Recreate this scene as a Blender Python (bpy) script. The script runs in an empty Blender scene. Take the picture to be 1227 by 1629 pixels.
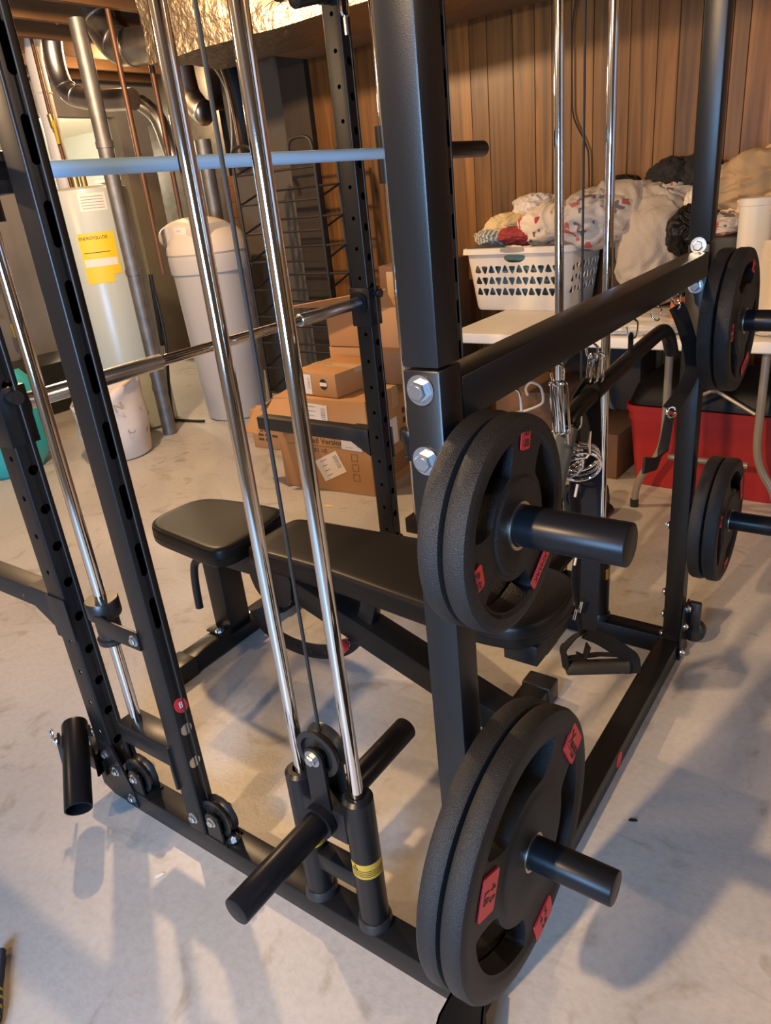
import bpy, bmesh, math, random
from mathutils import Vector, Matrix, noise
R = math.radians
sc = bpy.context.scene
COL = sc.collection
random.seed(7)
W2 = 1.278                    # width of the rack, outer face to outer face

# ------------------------------------------------------------------ materials
def mat(name, col, rough=.5, metal=0., bump=None, spec=None, noise_col=None, coat=0., aniso=None):
    m = bpy.data.materials.new(name); m.use_nodes = True
    nt = m.node_tree; b = nt.nodes['Principled BSDF']
    b.inputs['Base Color'].default_value = (*col, 1)
    b.inputs['Roughness'].default_value = rough
    b.inputs['Metallic'].default_value = metal
    if spec is not None: b.inputs['Specular IOR Level'].default_value = spec
    if coat: b.inputs['Coat Weight'].default_value = coat
    if noise_col or bump:
        tc = nt.nodes.new('ShaderNodeTexCoord')
    if noise_col:
        sc_, c2, lo, hi = noise_col[:4]
        mp = nt.nodes.new('ShaderNodeMapping'); nt.links.new(tc.outputs['Object'], mp.inputs[0])
        if len(noise_col) > 4: mp.inputs['Scale'].default_value = noise_col[4]
        n = nt.nodes.new('ShaderNodeTexNoise'); n.inputs['Scale'].default_value = sc_; n.inputs['Detail'].default_value = 6
        nt.links.new(mp.outputs[0], n.inputs['Vector'])
        cr = nt.nodes.new('ShaderNodeValToRGB')
        cr.color_ramp.elements[0].position = lo; cr.color_ramp.elements[0].color = (*col, 1)
        cr.color_ramp.elements[1].position = hi; cr.color_ramp.elements[1].color = (*c2, 1)
        nt.links.new(n.outputs['Fac'], cr.inputs[0]); nt.links.new(cr.outputs[0], b.inputs['Base Color'])
    if bump:
        s, st, di = bump
        n = nt.nodes.new('ShaderNodeTexNoise'); n.inputs['Scale'].default_value = s; n.inputs['Detail'].default_value = 3
        nt.links.new(tc.outputs['Object'], n.inputs['Vector'])
        bp = nt.nodes.new('ShaderNodeBump'); bp.inputs['Strength'].default_value = st; bp.inputs['Distance'].default_value = di
        nt.links.new(n.outputs['Fac'], bp.inputs['Height']); nt.links.new(bp.outputs[0], b.inputs['Normal'])
    return m

M = {}
M['powder'] = mat('black powder coat', (.0085, .0086, .0092), .33, bump=(900, .2, .0005), spec=.31)
M['powder2'] = mat('worn black powder coat', (.016, .014, .013), .5, noise_col=(18, (.3, .26, .22), .66, .72, (1, 1, 1)))
M['blackpaint'] = mat('smooth black paint', (.008, .008, .0095), .33, bump=(60, .1, .0004), spec=.17)
M['rubber'] = mat('rubber', (.0115, .0112, .0115), .46, bump=(650, .9, .0014), spec=.3)
M['smoothrubber'] = mat('smooth rubber', (.016, .016, .017), .42, bump=(120, .15, .0005))
M['bluelit_rubber'] = mat('blue-lit grey rubber', (.05, .066, .085), .45, bump=(160, .15, .0005))  # blue light falling on the grip put into its base colour
M['plastic_black'] = mat('black plastic', (.012, .012, .012), .35)
M['chrome'] = mat('chrome', (.83, .82, .81), .07, 1.)
M['zinc'] = mat('zinc plated steel', (.62, .66, .7), .27, 1.)
M['steelring'] = mat('steel ring', (.55, .5, .42), .35, 1.)
M['satin'] = mat('silver bar tinted window blue', (.42, .68, .96), .34)  # blue of the window light on the bar put into its base colour
M['galv'] = mat('galvanised sheet', (.42, .41, .39), .36, 1., noise_col=(9, (.62, .6, .56), .3, .7))
M['galvdark'] = mat('dull galvanised pipe', (.17, .165, .155), .5, .8, noise_col=(14, (.26, .25, .23), .3, .7))
M['foil'] = mat('foil insulation', (.40, .34, .26), .4, 1., bump=(22, .6, .025))
M['vinyl'] = mat('black vinyl', (.008, .0075, .007), .40, bump=(160, .12, .0006), spec=.24)
M['webbing'] = mat('nylon webbing', (.006, .0062, .0075), .7, bump=(700, .5, .0006), spec=.25)
M['grip'] = mat('ribbed rubber grip', (.02, .02, .022), .55, bump=(260, .8, .001))
M['red'] = mat('red label', (.62, .03, .035), .4)
M['ink'] = mat('black print', (.02, .012, .01), .6)
M['white_ink'] = mat('white print', (.75, .72, .7), .5)
M['yellow'] = mat('yellow label', (.78, .53, .02), .5)
M['amber'] = mat('amber label', (.42, .27, .03), .45)
M['cardboard'] = mat('cardboard', (.40, .20, .075), .8, noise_col=(3, (.46, .245, .10), .3, .7))
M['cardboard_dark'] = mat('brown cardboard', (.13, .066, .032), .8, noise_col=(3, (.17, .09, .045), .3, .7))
M['cardboard_ink'] = mat('box print', (.09, .045, .02), .7)
M['paper'] = mat('paper label', (.74, .66, .58), .7)
M['paper_ink'] = mat('label print', (.28, .25, .22), .7)
M['tape'] = mat('packing tape', (.5, .36, .2), .12)
M['tableplastic'] = mat('white table plastic', (.72, .68, .61), .45)
M['basket'] = mat('white basket plastic', (.74, .68, .58), .4)
M['grey_plastic'] = mat('grey plastic', (.33, .3, .27), .5)
M['tubegrey'] = mat('grey steel tube', (.27, .24, .2), .4, .3)
M['redbin'] = mat('red bin plastic', (.36, .018, .022), .42)
M['blackbag'] = mat('black liner', (.006, .006, .006), .45, spec=.25)
M['heater'] = mat('pale grey green enamel', (.45, .49, .44), .28)
M['softener'] = mat('grey plastic tank', (.46, .44, .41), .45)
M['lid'] = mat('beige plastic lid', (.60, .52, .42), .45)
M['teal'] = mat('teal translucent plastic', (.03, .42, .43), .35)
M['cloth_white'] = mat('printed cloth', (.70, .63, .55), .85, noise_col=(11, (.34, .33, .34), .62, .66))
M['copper'] = mat('copper pipe', (.15, .075, .04), .5, .6)
M['brass'] = mat('brass', (.45, .36, .16), .4, .9)
M['flex'] = mat('dark flexible hose', (.02, .019, .018), .6)
M['white_pvc'] = mat('white pipe', (.68, .64, .57), .4)
M['concrete_wall'] = mat('concrete wall', (.20, .175, .145), .85, noise_col=(2.2, (.26, .23, .19), .3, .7), bump=(30, .2, .01))
M['greyboard'] = mat('grey board', (.085, .07, .055), .8, noise_col=(1.5, (.11, .09, .07), .3, .7))
M['darkwood'] = mat('dark stud', (.018, .012, .008), .7, noise_col=(2, (.03, .019, .011), .3, .7, (8, 8, .6)))
M['joist'] = mat('joist timber', (.17, .08, .026), .75, noise_col=(3, (.12, .055, .018), .35, .65, (6, 1, 6)))
M['subfloor'] = mat('subfloor', (.10, .065, .035), .9)
M['beam'] = mat('brown soffit', (.2, .125, .065), .7)
M['couch'] = mat('brown upholstery', (.24, .17, .115), .9, bump=(90, .3, .004))
M['roomwall'] = mat('painted wall', (.62, .66, .62), .8)
M['roomceil'] = mat('white ceiling', (.85, .8, .7), .8)
M['shelfwhite'] = mat('white shelf', (.75, .7, .62), .5)
M['blueglow'] = mat('blue panel', (.2, .2, .5), .4)
M['wire'] = mat('black wire', (.012, .011, .01), .5)
M['cord_y'] = mat('yellow cord', (.55, .42, .04), .7)
M['cord_b'] = mat('blue cord', (.02, .035, .09), .7)
M['orange'] = mat('orange plastic', (.5, .11, .02), .4)
M['clear'] = mat('clear plastic', (.62, .58, .52), .15)
M['fleece'] = mat('grey fleece', (.42, .36, .29), .95, bump=(140, .5, .006))
M['cream'] = mat('cream fabric', (.66, .50, .32), .9, bump=(60, .3, .004))
M['tan'] = mat('tan fabric', (.42, .29, .16), .9, bump=(60, .3, .004))
M['offwhite'] = mat('off white fabric', (.70, .62, .52), .9, bump=(60, .3, .004))
M['blackcloth'] = mat('black fabric', (.012, .011, .011), .85)
M['redcloth'] = mat('red fabric', (.35, .045, .04), .9)
M['bluecloth'] = mat('blue fabric', (.10, .2, .24), .9)
M['yellowcloth'] = mat('pale yellow fabric', (.66, .5, .24), .9)

def print_mat(name, base, c1, c2, scale, th):
    m = mat(name, base, .9); nt = m.node_tree; b = nt.nodes['Principled BSDF']
    tc = nt.nodes.new('ShaderNodeTexCoord')
    last = None
    for i, c in enumerate((c1, c2)):
        mp = nt.nodes.new('ShaderNodeMapping'); mp.inputs['Location'].default_value = (i * 3.3, i * 1.7, 0)
        nt.links.new(tc.outputs['Object'], mp.inputs[0])
        n = nt.nodes.new('ShaderNodeTexNoise'); n.inputs['Scale'].default_value = scale; n.inputs['Detail'].default_value = 2
        nt.links.new(mp.outputs[0], n.inputs['Vector'])
        r = nt.nodes.new('ShaderNodeValToRGB'); r.color_ramp.elements[0].position = th; r.color_ramp.elements[1].position = th + .02
        nt.links.new(n.outputs['Fac'], r.inputs[0])
        mx = nt.nodes.new('ShaderNodeMix'); mx.data_type = 'RGBA'
        nt.links.new(r.outputs[0], mx.inputs[0])
        if last is None: mx.inputs[6].default_value = (*base, 1)
        else: nt.links.new(last, mx.inputs[6])
        mx.inputs[7].default_value = (*c, 1)
        last = mx.outputs[2]
    nt.links.new(last, b.inputs['Base Color'])
    return m
M['redprint'] = print_mat('cream cloth with red print', (.70, .57, .43), (.42, .05, .04), (.06, .09, .07), 13, .63)
M['greyprint'] = print_mat('grey cloth with dark print', (.50, .43, .36), (.13, .11, .11), (.4, .1, .08), 14, .60)
def stripe_mat(name, ca, cb, scale):
    m = mat(name, ca, .9); nt = m.node_tree; b = nt.nodes['Principled BSDF']
    tc = nt.nodes.new('ShaderNodeTexCoord'); w = nt.nodes.new('ShaderNodeTexWave'); w.inputs['Scale'].default_value = scale
    w.inputs['Distortion'].default_value = 1.5
    nt.links.new(tc.outputs['Object'], w.inputs['Vector'])
    r = nt.nodes.new('ShaderNodeValToRGB'); r.color_ramp.elements[0].color = (*ca, 1); r.color_ramp.elements[1].color = (*cb, 1)
    r.color_ramp.elements[0].position = .45; r.color_ramp.elements[1].position = .55
    nt.links.new(w.outputs[0], r.inputs[0]); nt.links.new(r.outputs[0], b.inputs['Base Color'])
    return m
M['striped'] = stripe_mat('striped fabric', (.62, .5, .36), (.12, .22, .26), 14)

def floor_mat():
    m = mat('concrete floor', (.5, .47, .43), .42); nt = m.node_tree; b = nt.nodes['Principled BSDF']
    tc = nt.nodes.new('ShaderNodeTexCoord')
    def n(s, d, dist=0.):
        x = nt.nodes.new('ShaderNodeTexNoise'); x.inputs['Scale'].default_value = s; x.inputs['Detail'].default_value = d
        x.inputs['Distortion'].default_value = dist
        nt.links.new(tc.outputs['Object'], x.inputs['Vector']); return x
    def ramp(src, p0, c0, p1, c1):
        r = nt.nodes.new('ShaderNodeValToRGB'); r.color_ramp.elements[0].position = p0; r.color_ramp.elements[1].position = p1
        r.color_ramp.elements[0].color = (*c0, 1); r.color_ramp.elements[1].color = (*c1, 1)
        nt.links.new(src.outputs['Fac'], r.inputs[0]); return r.outputs[0]
    a = ramp(n(1.3, 8, .4), .3, (.40, .375, .345), .7, (.50, .475, .445))
    s = ramp(n(60, 4), .25, (.86, .85, .83), .6, (1, 1, 1))
    c = ramp(n(5, 9, 2.), .30, (.72, .66, .58), .42, (1, 1, 1))
    out = a
    for x in (s, c):
        mx = nt.nodes.new('ShaderNodeMix'); mx.data_type = 'RGBA'; mx.blend_type = 'MULTIPLY'; mx.inputs[0].default_value = .8
        nt.links.new(out, mx.inputs[6]); nt.links.new(x, mx.inputs[7]); out = mx.outputs[2]
    nt.links.new(out, b.inputs['Base Color'])
    bp = nt.nodes.new('ShaderNodeBump'); bp.inputs['Strength'].default_value = .12; bp.inputs['Distance'].default_value = .004
    nt.links.new(n(120, 5).outputs['Fac'], bp.inputs['Height']); nt.links.new(bp.outputs[0], b.inputs['Normal'])
    return m
M['floor'] = floor_mat()

def wood_mat():
    m = mat('wood panelling', (.3, .16, .06), .42); nt = m.node_tree; b = nt.nodes['Principled BSDF']
    tc = nt.nodes.new('ShaderNodeTexCoord'); at = nt.nodes.new('ShaderNodeAttribute'); at.attribute_name = 'tint'
    cb = nt.nodes.new('ShaderNodeVectorMath'); cb.operation = 'MULTIPLY_ADD'
    cb.inputs[1].default_value = (7, 7, 7)
    nt.links.new(at.outputs['Vector'], cb.inputs[0]); nt.links.new(tc.outputs['Object'], cb.inputs[2])
    mp = nt.nodes.new('ShaderNodeMapping'); mp.inputs['Scale'].default_value = (26, 26, 1.1)
    nt.links.new(cb.outputs[0], mp.inputs[0])
    n = nt.nodes.new('ShaderNodeTexNoise'); n.inputs['Scale'].default_value = 1; n.inputs['Detail'].default_value = 7; n.inputs['Distortion'].default_value = .7
    nt.links.new(mp.outputs[0], n.inputs['Vector'])
    r = nt.nodes.new('ShaderNodeValToRGB')
    r.color_ramp.elements[0].position = .28; r.color_ramp.elements[0].color = (.072, .026, .004, 1)
    r.color_ramp.elements[1].position = .68; r.color_ramp.elements[1].color = (.29, .128, .026, 1)
    nt.links.new(n.outputs['Fac'], r.inputs[0])
    # knots
    mp2 = nt.nodes.new('ShaderNodeMapping'); mp2.inputs['Scale'].default_value = (5.5, 5.5, 1.7)
    nt.links.new(cb.outputs[0], mp2.inputs[0])
    v = nt.nodes.new('ShaderNodeTexVoronoi'); v.inputs['Scale'].default_value = 1
    nt.links.new(mp2.outputs[0], v.inputs['Vector'])
    r2 = nt.nodes.new('ShaderNodeValToRGB'); r2.color_ramp.elements[0].position = .06; r2.color_ramp.elements[0].color = (.35, .3, .26, 1)
    r2.color_ramp.elements[1].position = .16; r2.color_ramp.elements[1].color = (1, 1, 1, 1)
    nt.links.new(v.outputs['Distance'], r2.inputs[0])
    mx = nt.nodes.new('ShaderNodeMix'); mx.data_type = 'RGBA'; mx.blend_type = 'MULTIPLY'; mx.inputs[0].default_value = .85
    nt.links.new(r.outputs[0], mx.inputs[6]); nt.links.new(r2.outputs[0], mx.inputs[7])
    # per-plank tint
    rr = nt.nodes.new('ShaderNodeValToRGB'); rr.color_ramp.elements[0].color = (.62, .58, .52, 1); rr.color_ramp.elements[1].color = (1.12, 1.05, 1.0, 1)
    sp = nt.nodes.new('ShaderNodeSeparateColor'); nt.links.new(at.outputs['Color'], sp.inputs[0]); nt.links.new(sp.outputs[0], rr.inputs[0])
    m2 = nt.nodes.new('ShaderNodeMix'); m2.data_type = 'RGBA'; m2.blend_type = 'MULTIPLY'; m2.inputs[0].default_value = 1
    nt.links.new(mx.outputs[2], m2.inputs[6]); nt.links.new(rr.outputs[0], m2.inputs[7])
    nt.links.new(m2.outputs[2], b.inputs['Base Color'])
    return m
M['wood'] = wood_mat()
def brick_mat():
    m = mat('old brick', (.25, .11, .05), .9); nt = m.node_tree; b = nt.nodes['Principled BSDF']
    tc = nt.nodes.new('ShaderNodeTexCoord'); mp = nt.nodes.new('ShaderNodeMapping'); mp.inputs['Rotation'].default_value = (R(90), 0, R(90))
    nt.links.new(tc.outputs['Object'], mp.inputs[0])
    br = nt.nodes.new('ShaderNodeTexBrick'); br.inputs['Scale'].default_value = 4.2
    br.inputs['Color1'].default_value = (.27, .125, .055, 1); br.inputs['Color2'].default_value = (.2, .085, .04, 1); br.inputs['Mortar'].default_value = (.1, .07, .05, 1)
    nt.links.new(mp.outputs[0], br.inputs['Vector']); nt.links.new(br.outputs['Color'], b.inputs['Base Color'])
    return m
M['brick'] = brick_mat()

# ------------------------------------------------------------------ mesh builder
class MB:
    def __init__(s): s.bm = bmesh.new(); s.mi = 0
    def _tag(s, before):
        for f in s.bm.faces:
            if f.index == -1 or f not in before: pass
    def box(s, x0, x1, y0, y1, z0, z1, bev=0., seg=2, mx=None):
        bm = s.bm
        mtx = Matrix.Translation(((x0+x1)/2, (y0+y1)/2, (z0+z1)/2)) @ Matrix.Diagonal((x1-x0, y1-y0, z1-z0, 1))
        if mx is not None: mtx = mx @ mtx
        tmp = bmesh.new()
        bmesh.ops.create_cube(tmp, size=1)
        tmp.transform(Matrix.Diagonal((abs(x1-x0), abs(y1-y0), abs(z1-z0), 1)))
        if bev:
            bmesh.ops.bevel(tmp, geom=list(tmp.edges), offset=bev, segments=seg, affect='EDGES', profile=.5)
        t2 = Matrix.Translation(((x0+x1)/2, (y0+y1)/2, (z0+z1)/2))
        if mx is not None: t2 = mx @ t2
        tmp.transform(t2); s.merge(tmp); return s
    def merge(s, tmp):
        me = bpy.data.meshes.new('t'); tmp.to_mesh(me); tmp.free(); n0 = len(s.bm.faces)
        s.bm.from_mesh(me); bpy.data.meshes.remove(me)
        s.bm.faces.ensure_lookup_table()
        for f in s.bm.faces[n0:]: f.material_index = s.mi
    def ring(s, pts): return [s.bm.verts.new(p) for p in pts]
    def bridge(s, a, b, closed=True):
        n = len(a)
        for i in range(n if closed else n-1):
            j = (i+1) % n
            try: f = s.bm.faces.new((a[i], a[j], b[j], b[i])); f.material_index = s.mi
            except ValueError: pass
    def cap(s, a, flip=False):
        try: f = s.bm.faces.new(a[::-1] if flip else a); f.material_index = s.mi
        except ValueError: pass
    def cyl(s, p0, p1, r0, r1=None, seg=28, bev=0.):
        p0 = Vector(p0); p1 = Vector(p1); r1 = r0 if r1 is None else r1
        d = (p1-p0); L = d.length
        if bev: prof = [(0, 0), (r0-bev, 0), (r0-.3*bev, .3*bev), (r0, bev), (r1, L-bev), (r1-.3*bev, L-.3*bev), (r1-bev, L), (0, L)]
        else: prof = [(0, 0), (r0, 0), (r1, L), (0, L)]
        return s.lathe(prof, p0, d, seg)
    def lathe(s, prof, o, d, seg=32):
        o = Vector(o); d = Vector(d).normalized()
        u = d.orthogonal().normalized(); v = d.cross(u)
        prev = None
        for (r, h) in prof:
            if r < 1e-7: cur = [s.bm.verts.new(o+d*h)]
            else: cur = s.ring([o+d*h+(u*math.cos(2*math.pi*i/seg)+v*math.sin(2*math.pi*i/seg))*r for i in range(seg)])
            if prev is not None:
                if len(prev) == 1 and len(cur) > 1:
                    for i in range(seg): s.cap([prev[0], cur[(i+1) % seg], cur[i]])
                elif len(cur) == 1 and len(prev) > 1:
                    for i in range(seg): s.cap([cur[0], prev[i], prev[(i+1) % seg]])
                elif len(cur) > 1: s.bridge(prev, cur)
            prev = cur
        return s
    def tube(s, pts, r, seg=12, closed=False, caps=True):
        P = [Vector(p) for p in pts]; n = len(P); rr = r if isinstance(r, (list, tuple)) else [r]*n
        T = []
        for i in range(n):
            if closed: t = P[(i+1) % n]-P[i-1]
            else: t = P[min(i+1, n-1)]-P[max(i-1, 0)]
            T.append(t.normalized())
        u = T[0].orthogonal().normalized(); rings = []
        for i in range(n):
            u = (u-T[i]*u.dot(T[i]))
            u = u.normalized() if u.length > 1e-6 else T[i].orthogonal().normalized()
            v = T[i].cross(u)
            rings.append(s.ring([P[i]+(u*math.cos(2*math.pi*k/seg)+v*math.sin(2*math.pi*k/seg))*rr[i] for k in range(seg)]))
        for i in range(n-1): s.bridge(rings[i], rings[i+1])
        if closed: s.bridge(rings[-1], rings[0])
        elif caps: s.cap(rings[0], True); s.cap(rings[-1])
        return s
    def ribbon(s, pts, w, t, wd):
        """flat strap: width w along direction wd (one vector or one per point), thickness t"""
        P = [Vector(p) for p in pts]; n = len(P)
        W = [Vector(x).normalized() for x in wd] if isinstance(wd[0], (tuple, list, Vector)) else [Vector(wd).normalized()]*n
        ww = w if isinstance(w, (list, tuple)) else [w]*n
        rings = []
        for i in range(n):
            tg = (P[min(i+1, n-1)]-P[max(i-1, 0)]).normalized()
            a = (W[i]-tg*W[i].dot(tg)).normalized(); nn = tg.cross(a)
            rings.append(s.ring([P[i]+a*ww[i]/2*sx+nn*t/2*sy for sx, sy in ((-1, -1), (-.9, -1.2), (.9, -1.2), (1, -1), (1, 1), (.9, 1.2), (-.9, 1.2), (-1, 1))]))
        for i in range(n-1): s.bridge(rings[i], rings[i+1])
        s.cap(rings[0], True); s.cap(rings[-1]); return s
    def prism(s, pts, vec):
        a = s.ring([Vector(p) for p in pts]); b = s.ring([Vector(p)+Vector(vec) for p in pts])
        s.bridge(a, b); s.cap(a, True); s.cap(b); return s
    def quad(s, a, b, c, d):
        s.cap(s.ring([a, b, c, d])); return s
    def torus(s, c, ax, Rr, r, seg=32, sub=10, a0=0, a1=360):
        c = Vector(c); ax = Vector(ax).normalized(); u = ax.orthogonal().normalized(); v = ax.cross(u)
        full = abs(a1-a0) >= 360; n = seg
        pts = [c+(u*math.cos(R(a0+(a1-a0)*i/(n if full else n-1)))+v*math.sin(R(a0+(a1-a0)*i/(n if full else n-1))))*Rr for i in range(n)]
        return s.tube(pts, r, sub, closed=full)
    def ball(s, c, rx, ry=None, rz=None, seg=20, fn=None, mx=None):
        ry = rx if ry is None else ry; rz = rx if rz is None else rz
        tmp = bmesh.new(); bmesh.ops.create_uvsphere(tmp, u_segments=seg*2, v_segments=seg, radius=1)
        for v in tmp.verts:
            p = v.co.copy()
            if fn: p = fn(p)
            v.co = Vector((p.x*rx, p.y*ry, p.z*rz))
        tmp.transform((mx or Matrix.Identity(4)) if mx is not None else Matrix.Translation(c))
        if mx is not None: tmp.transform(Matrix.Translation(c))
        s.merge(tmp); return s
    def bolt(s, c, n, r=.012, h=.008):
        c = Vector(c); n = Vector(n).normalized()
        s.cyl(c, c+n*.0025, r*1.45, seg=28)
        s.lathe([(r, .0025), (r, .0025+h*.8), (r*.82, .0025+h), (0, .0025+h)], c, n, 6)
        s.cyl(c+n*(.0024+h), c+n*(.0034+h), r*.55, seg=16)
        return s
    def build(s, name, m, parent=None, mir=False, smooth=35, mx=None):
        if mir:
            for v in s.bm.verts: v.co.y = W2-v.co.y
        if mx is not None: s.bm.transform(mx)
        bmesh.ops.recalc_face_normals(s.bm, faces=s.bm.faces)
        me = bpy.data.meshes.new(name); s.bm.to_mesh(me); s.bm.free()
        for mm in (m if isinstance(m, (list, tuple)) else [m]): me.materials.append(M[mm])
        if smooth:
            for p in me.polygons: p.use_smooth = True
            me.set_sharp_from_angle(angle=R(smooth))
        return link(name, me, parent)
def link(name, me, parent=None):
    o = bpy.data.objects.new(name, me); COL.objects.link(o)
    if parent is not None: adopt(o, parent)
    return o
def root_loc(p):
    v = Vector(p.location)
    while p.parent: p = p.parent; v = v+p.location if p.matrix_parent_inverse == Matrix.Identity(4) else v
    return v
def adopt(o, parent):
    o.parent = parent
    top = parent
    while top.parent: top = top.parent
    if parent.type == 'EMPTY': o.matrix_parent_inverse = Matrix.Translation(-parent.location)
def tag(o, label=None, cat=None, group=None, kind=None):
    if label: o['label'] = label
    if cat: o['category'] = cat
    if group: o['group'] = group
    if kind: o['kind'] = kind
    return o
def thing(name, label, cat, loc=(0, 0, 0), group=None):
    o = bpy.data.objects.new(name, None); COL.objects.link(o); o.location = loc; o.empty_display_size = .05
    return tag(o, label, cat, group)
def struct(mb, name, m, smooth=0):
    return tag(mb.build(name, m, None, smooth=smooth), kind='structure')
def dup(root, loc, label, group=None, rot=None):
    r = root.copy(); COL.objects.link(r); r.location = loc
    if rot is not None: r.rotation_euler = rot
    r['label'] = label
    if group: r['group'] = group
    for ch in [c for c in bpy.data.objects if c.parent == root]:
        c = ch.copy(); COL.objects.link(c); c.parent = r
        for g in [x for x in bpy.data.objects if x.parent == ch]:
            d = g.copy(); COL.objects.link(d); d.parent = c
    return r
def boolean(mb, cutter, mats, bevel=0.):
    """cut the cutter's volume out of mb; returns a plain mesh"""
    def tmpobj(b):
        bmesh.ops.recalc_face_normals(b.bm, faces=b.bm.faces)
        me = bpy.data.meshes.new('t'); b.bm.to_mesh(me); b.bm.free()
        o = bpy.data.objects.new('t', me); COL.objects.link(o); return o
    a = tmpobj(mb)
    for mm in mats: a.data.materials.append(M[mm])
    c = tmpobj(cutter)
    md = a.modifiers.new('b', 'BOOLEAN'); md.operation = 'DIFFERENCE'; md.solver = 'EXACT'; md.object = c
    if bevel:
        bv = a.modifiers.new('v', 'BEVEL'); bv.width = bevel; bv.segments = 2; bv.limit_method = 'ANGLE'; bv.angle_limit = R(50)
    dg = bpy.context.evaluated_depsgraph_get(); dg.update()
    me = bpy.data.meshes.new_from_object(a.evaluated_get(dg))
    for o in (a, c):
        d = o.data; bpy.data.objects.remove(o); bpy.data.meshes.remove(d)
    for p in me.polygons: p.use_smooth = True
    me.set_sharp_from_angle(angle=R(35))
    return me
def mesh_mirror(me):
    me = me.copy()
    for v in me.vertices: v.co.y = W2-v.co.y
    me.flip_normals(); return me
def text(body, size, o, xd, yd, m, parent, name='lettering', align='CENTER', depth=.0003, xs=1.):
    cu = bpy.data.curves.new('t', 'FONT'); cu.body = body; cu.size = size; cu.align_x = align; cu.align_y = 'CENTER'; cu.extrude = depth; cu.resolution_u = 3
    ob = bpy.data.objects.new('t', cu); COL.objects.link(ob)
    dg = bpy.context.evaluated_depsgraph_get(); dg.update()
    me = bpy.data.meshes.new_from_object(ob.evaluated_get(dg)); bpy.data.objects.remove(ob); bpy.data.curves.remove(cu)
    x = Vector(xd).normalized(); y = Vector(yd); y = (y-x*y.dot(x)).normalized(); z = x.cross(y)
    mx = Matrix((( *x*xs, 0), (*y, 0), (*z, 0), (0, 0, 0, 1))).transposed(); mx.translation = Vector(o)
    me.transform(mx); me.materials.clear(); me.materials.append(M[m])
    return link(name, me, parent)
def sticker(o, xd, yd, w, h, m, parent, name='label', t=.0006, rnd=.004):
    x = Vector(xd).normalized(); y = Vector(yd); y = (y-x*y.dot(x)).normalized(); z = x.cross(y); o = Vector(o)
    pts = []
    for sx, sy, a0 in ((1, 1, 0), (-1, 1, 90), (-1, -1, 180), (1, -1, 270)):
        for k in range(4):
            a = R(a0+30*k); pts.append(o+x*(sx*(w/2-rnd)+rnd*math.cos(a))+y*(sy*(h/2-rnd)+rnd*math.sin(a)))
    b = MB(); b.prism(pts, z*t); return b.build(name, m, parent, smooth=0)
def bolts(lst, parent, mir=False):
    for c, n_, r_, h_ in lst:
        b = MB(); b.bolt(c, n_, r_, h_); b.build('bolt', 'zinc', parent, mir)
def rrect(x0, x1, y0, y1, r, n=4):
    out = []
    for cx, cy, a0 in ((x1-r, y1-r, 0), (x0+r, y1-r, 90), (x0+r, y0+r, 180), (x1-r, y0+r, 270)):
        for k in range(n+1):
            a = R(a0+90*k/n); out.append((cx+r*math.cos(a), cy+r*math.sin(a)))
    return out
def hollow(x0, x1, y0, y1, z0, z1, rad=.005, wall=.003):
    b = MB(); a = rrect(x0, x1, y0, y1, rad); i = rrect(x0+wall, x1-wall, y0+wall, y1-wall, max(rad-wall, .0015))
    ao = b.ring([(*p, z0) for p in a]); at = b.ring([(*p, z1) for p in a]); io = b.ring([(*p, z0) for p in i]); it = b.ring([(*p, z1) for p in i])
    b.bridge(ao, at); b.bridge(at, it); b.bridge(it, io); b.bridge(io, ao); return b
def smoothpath(pts, n=8):
    P = [Vector(p) for p in pts]; out = []
    for i in range(len(P)-1):
        p0 = P[max(i-1, 0)]; p1 = P[i]; p2 = P[i+1]; p3 = P[min(i+2, len(P)-1)]
        for k in range(n):
            t = k/n
            out.append(.5*((2*p1)+(-p0+p2)*t+(2*p0-5*p1+4*p2-p3)*t*t+(-p0+3*p1-3*p2+p3)*t**3))
    out.append(P[-1]); return out

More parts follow.
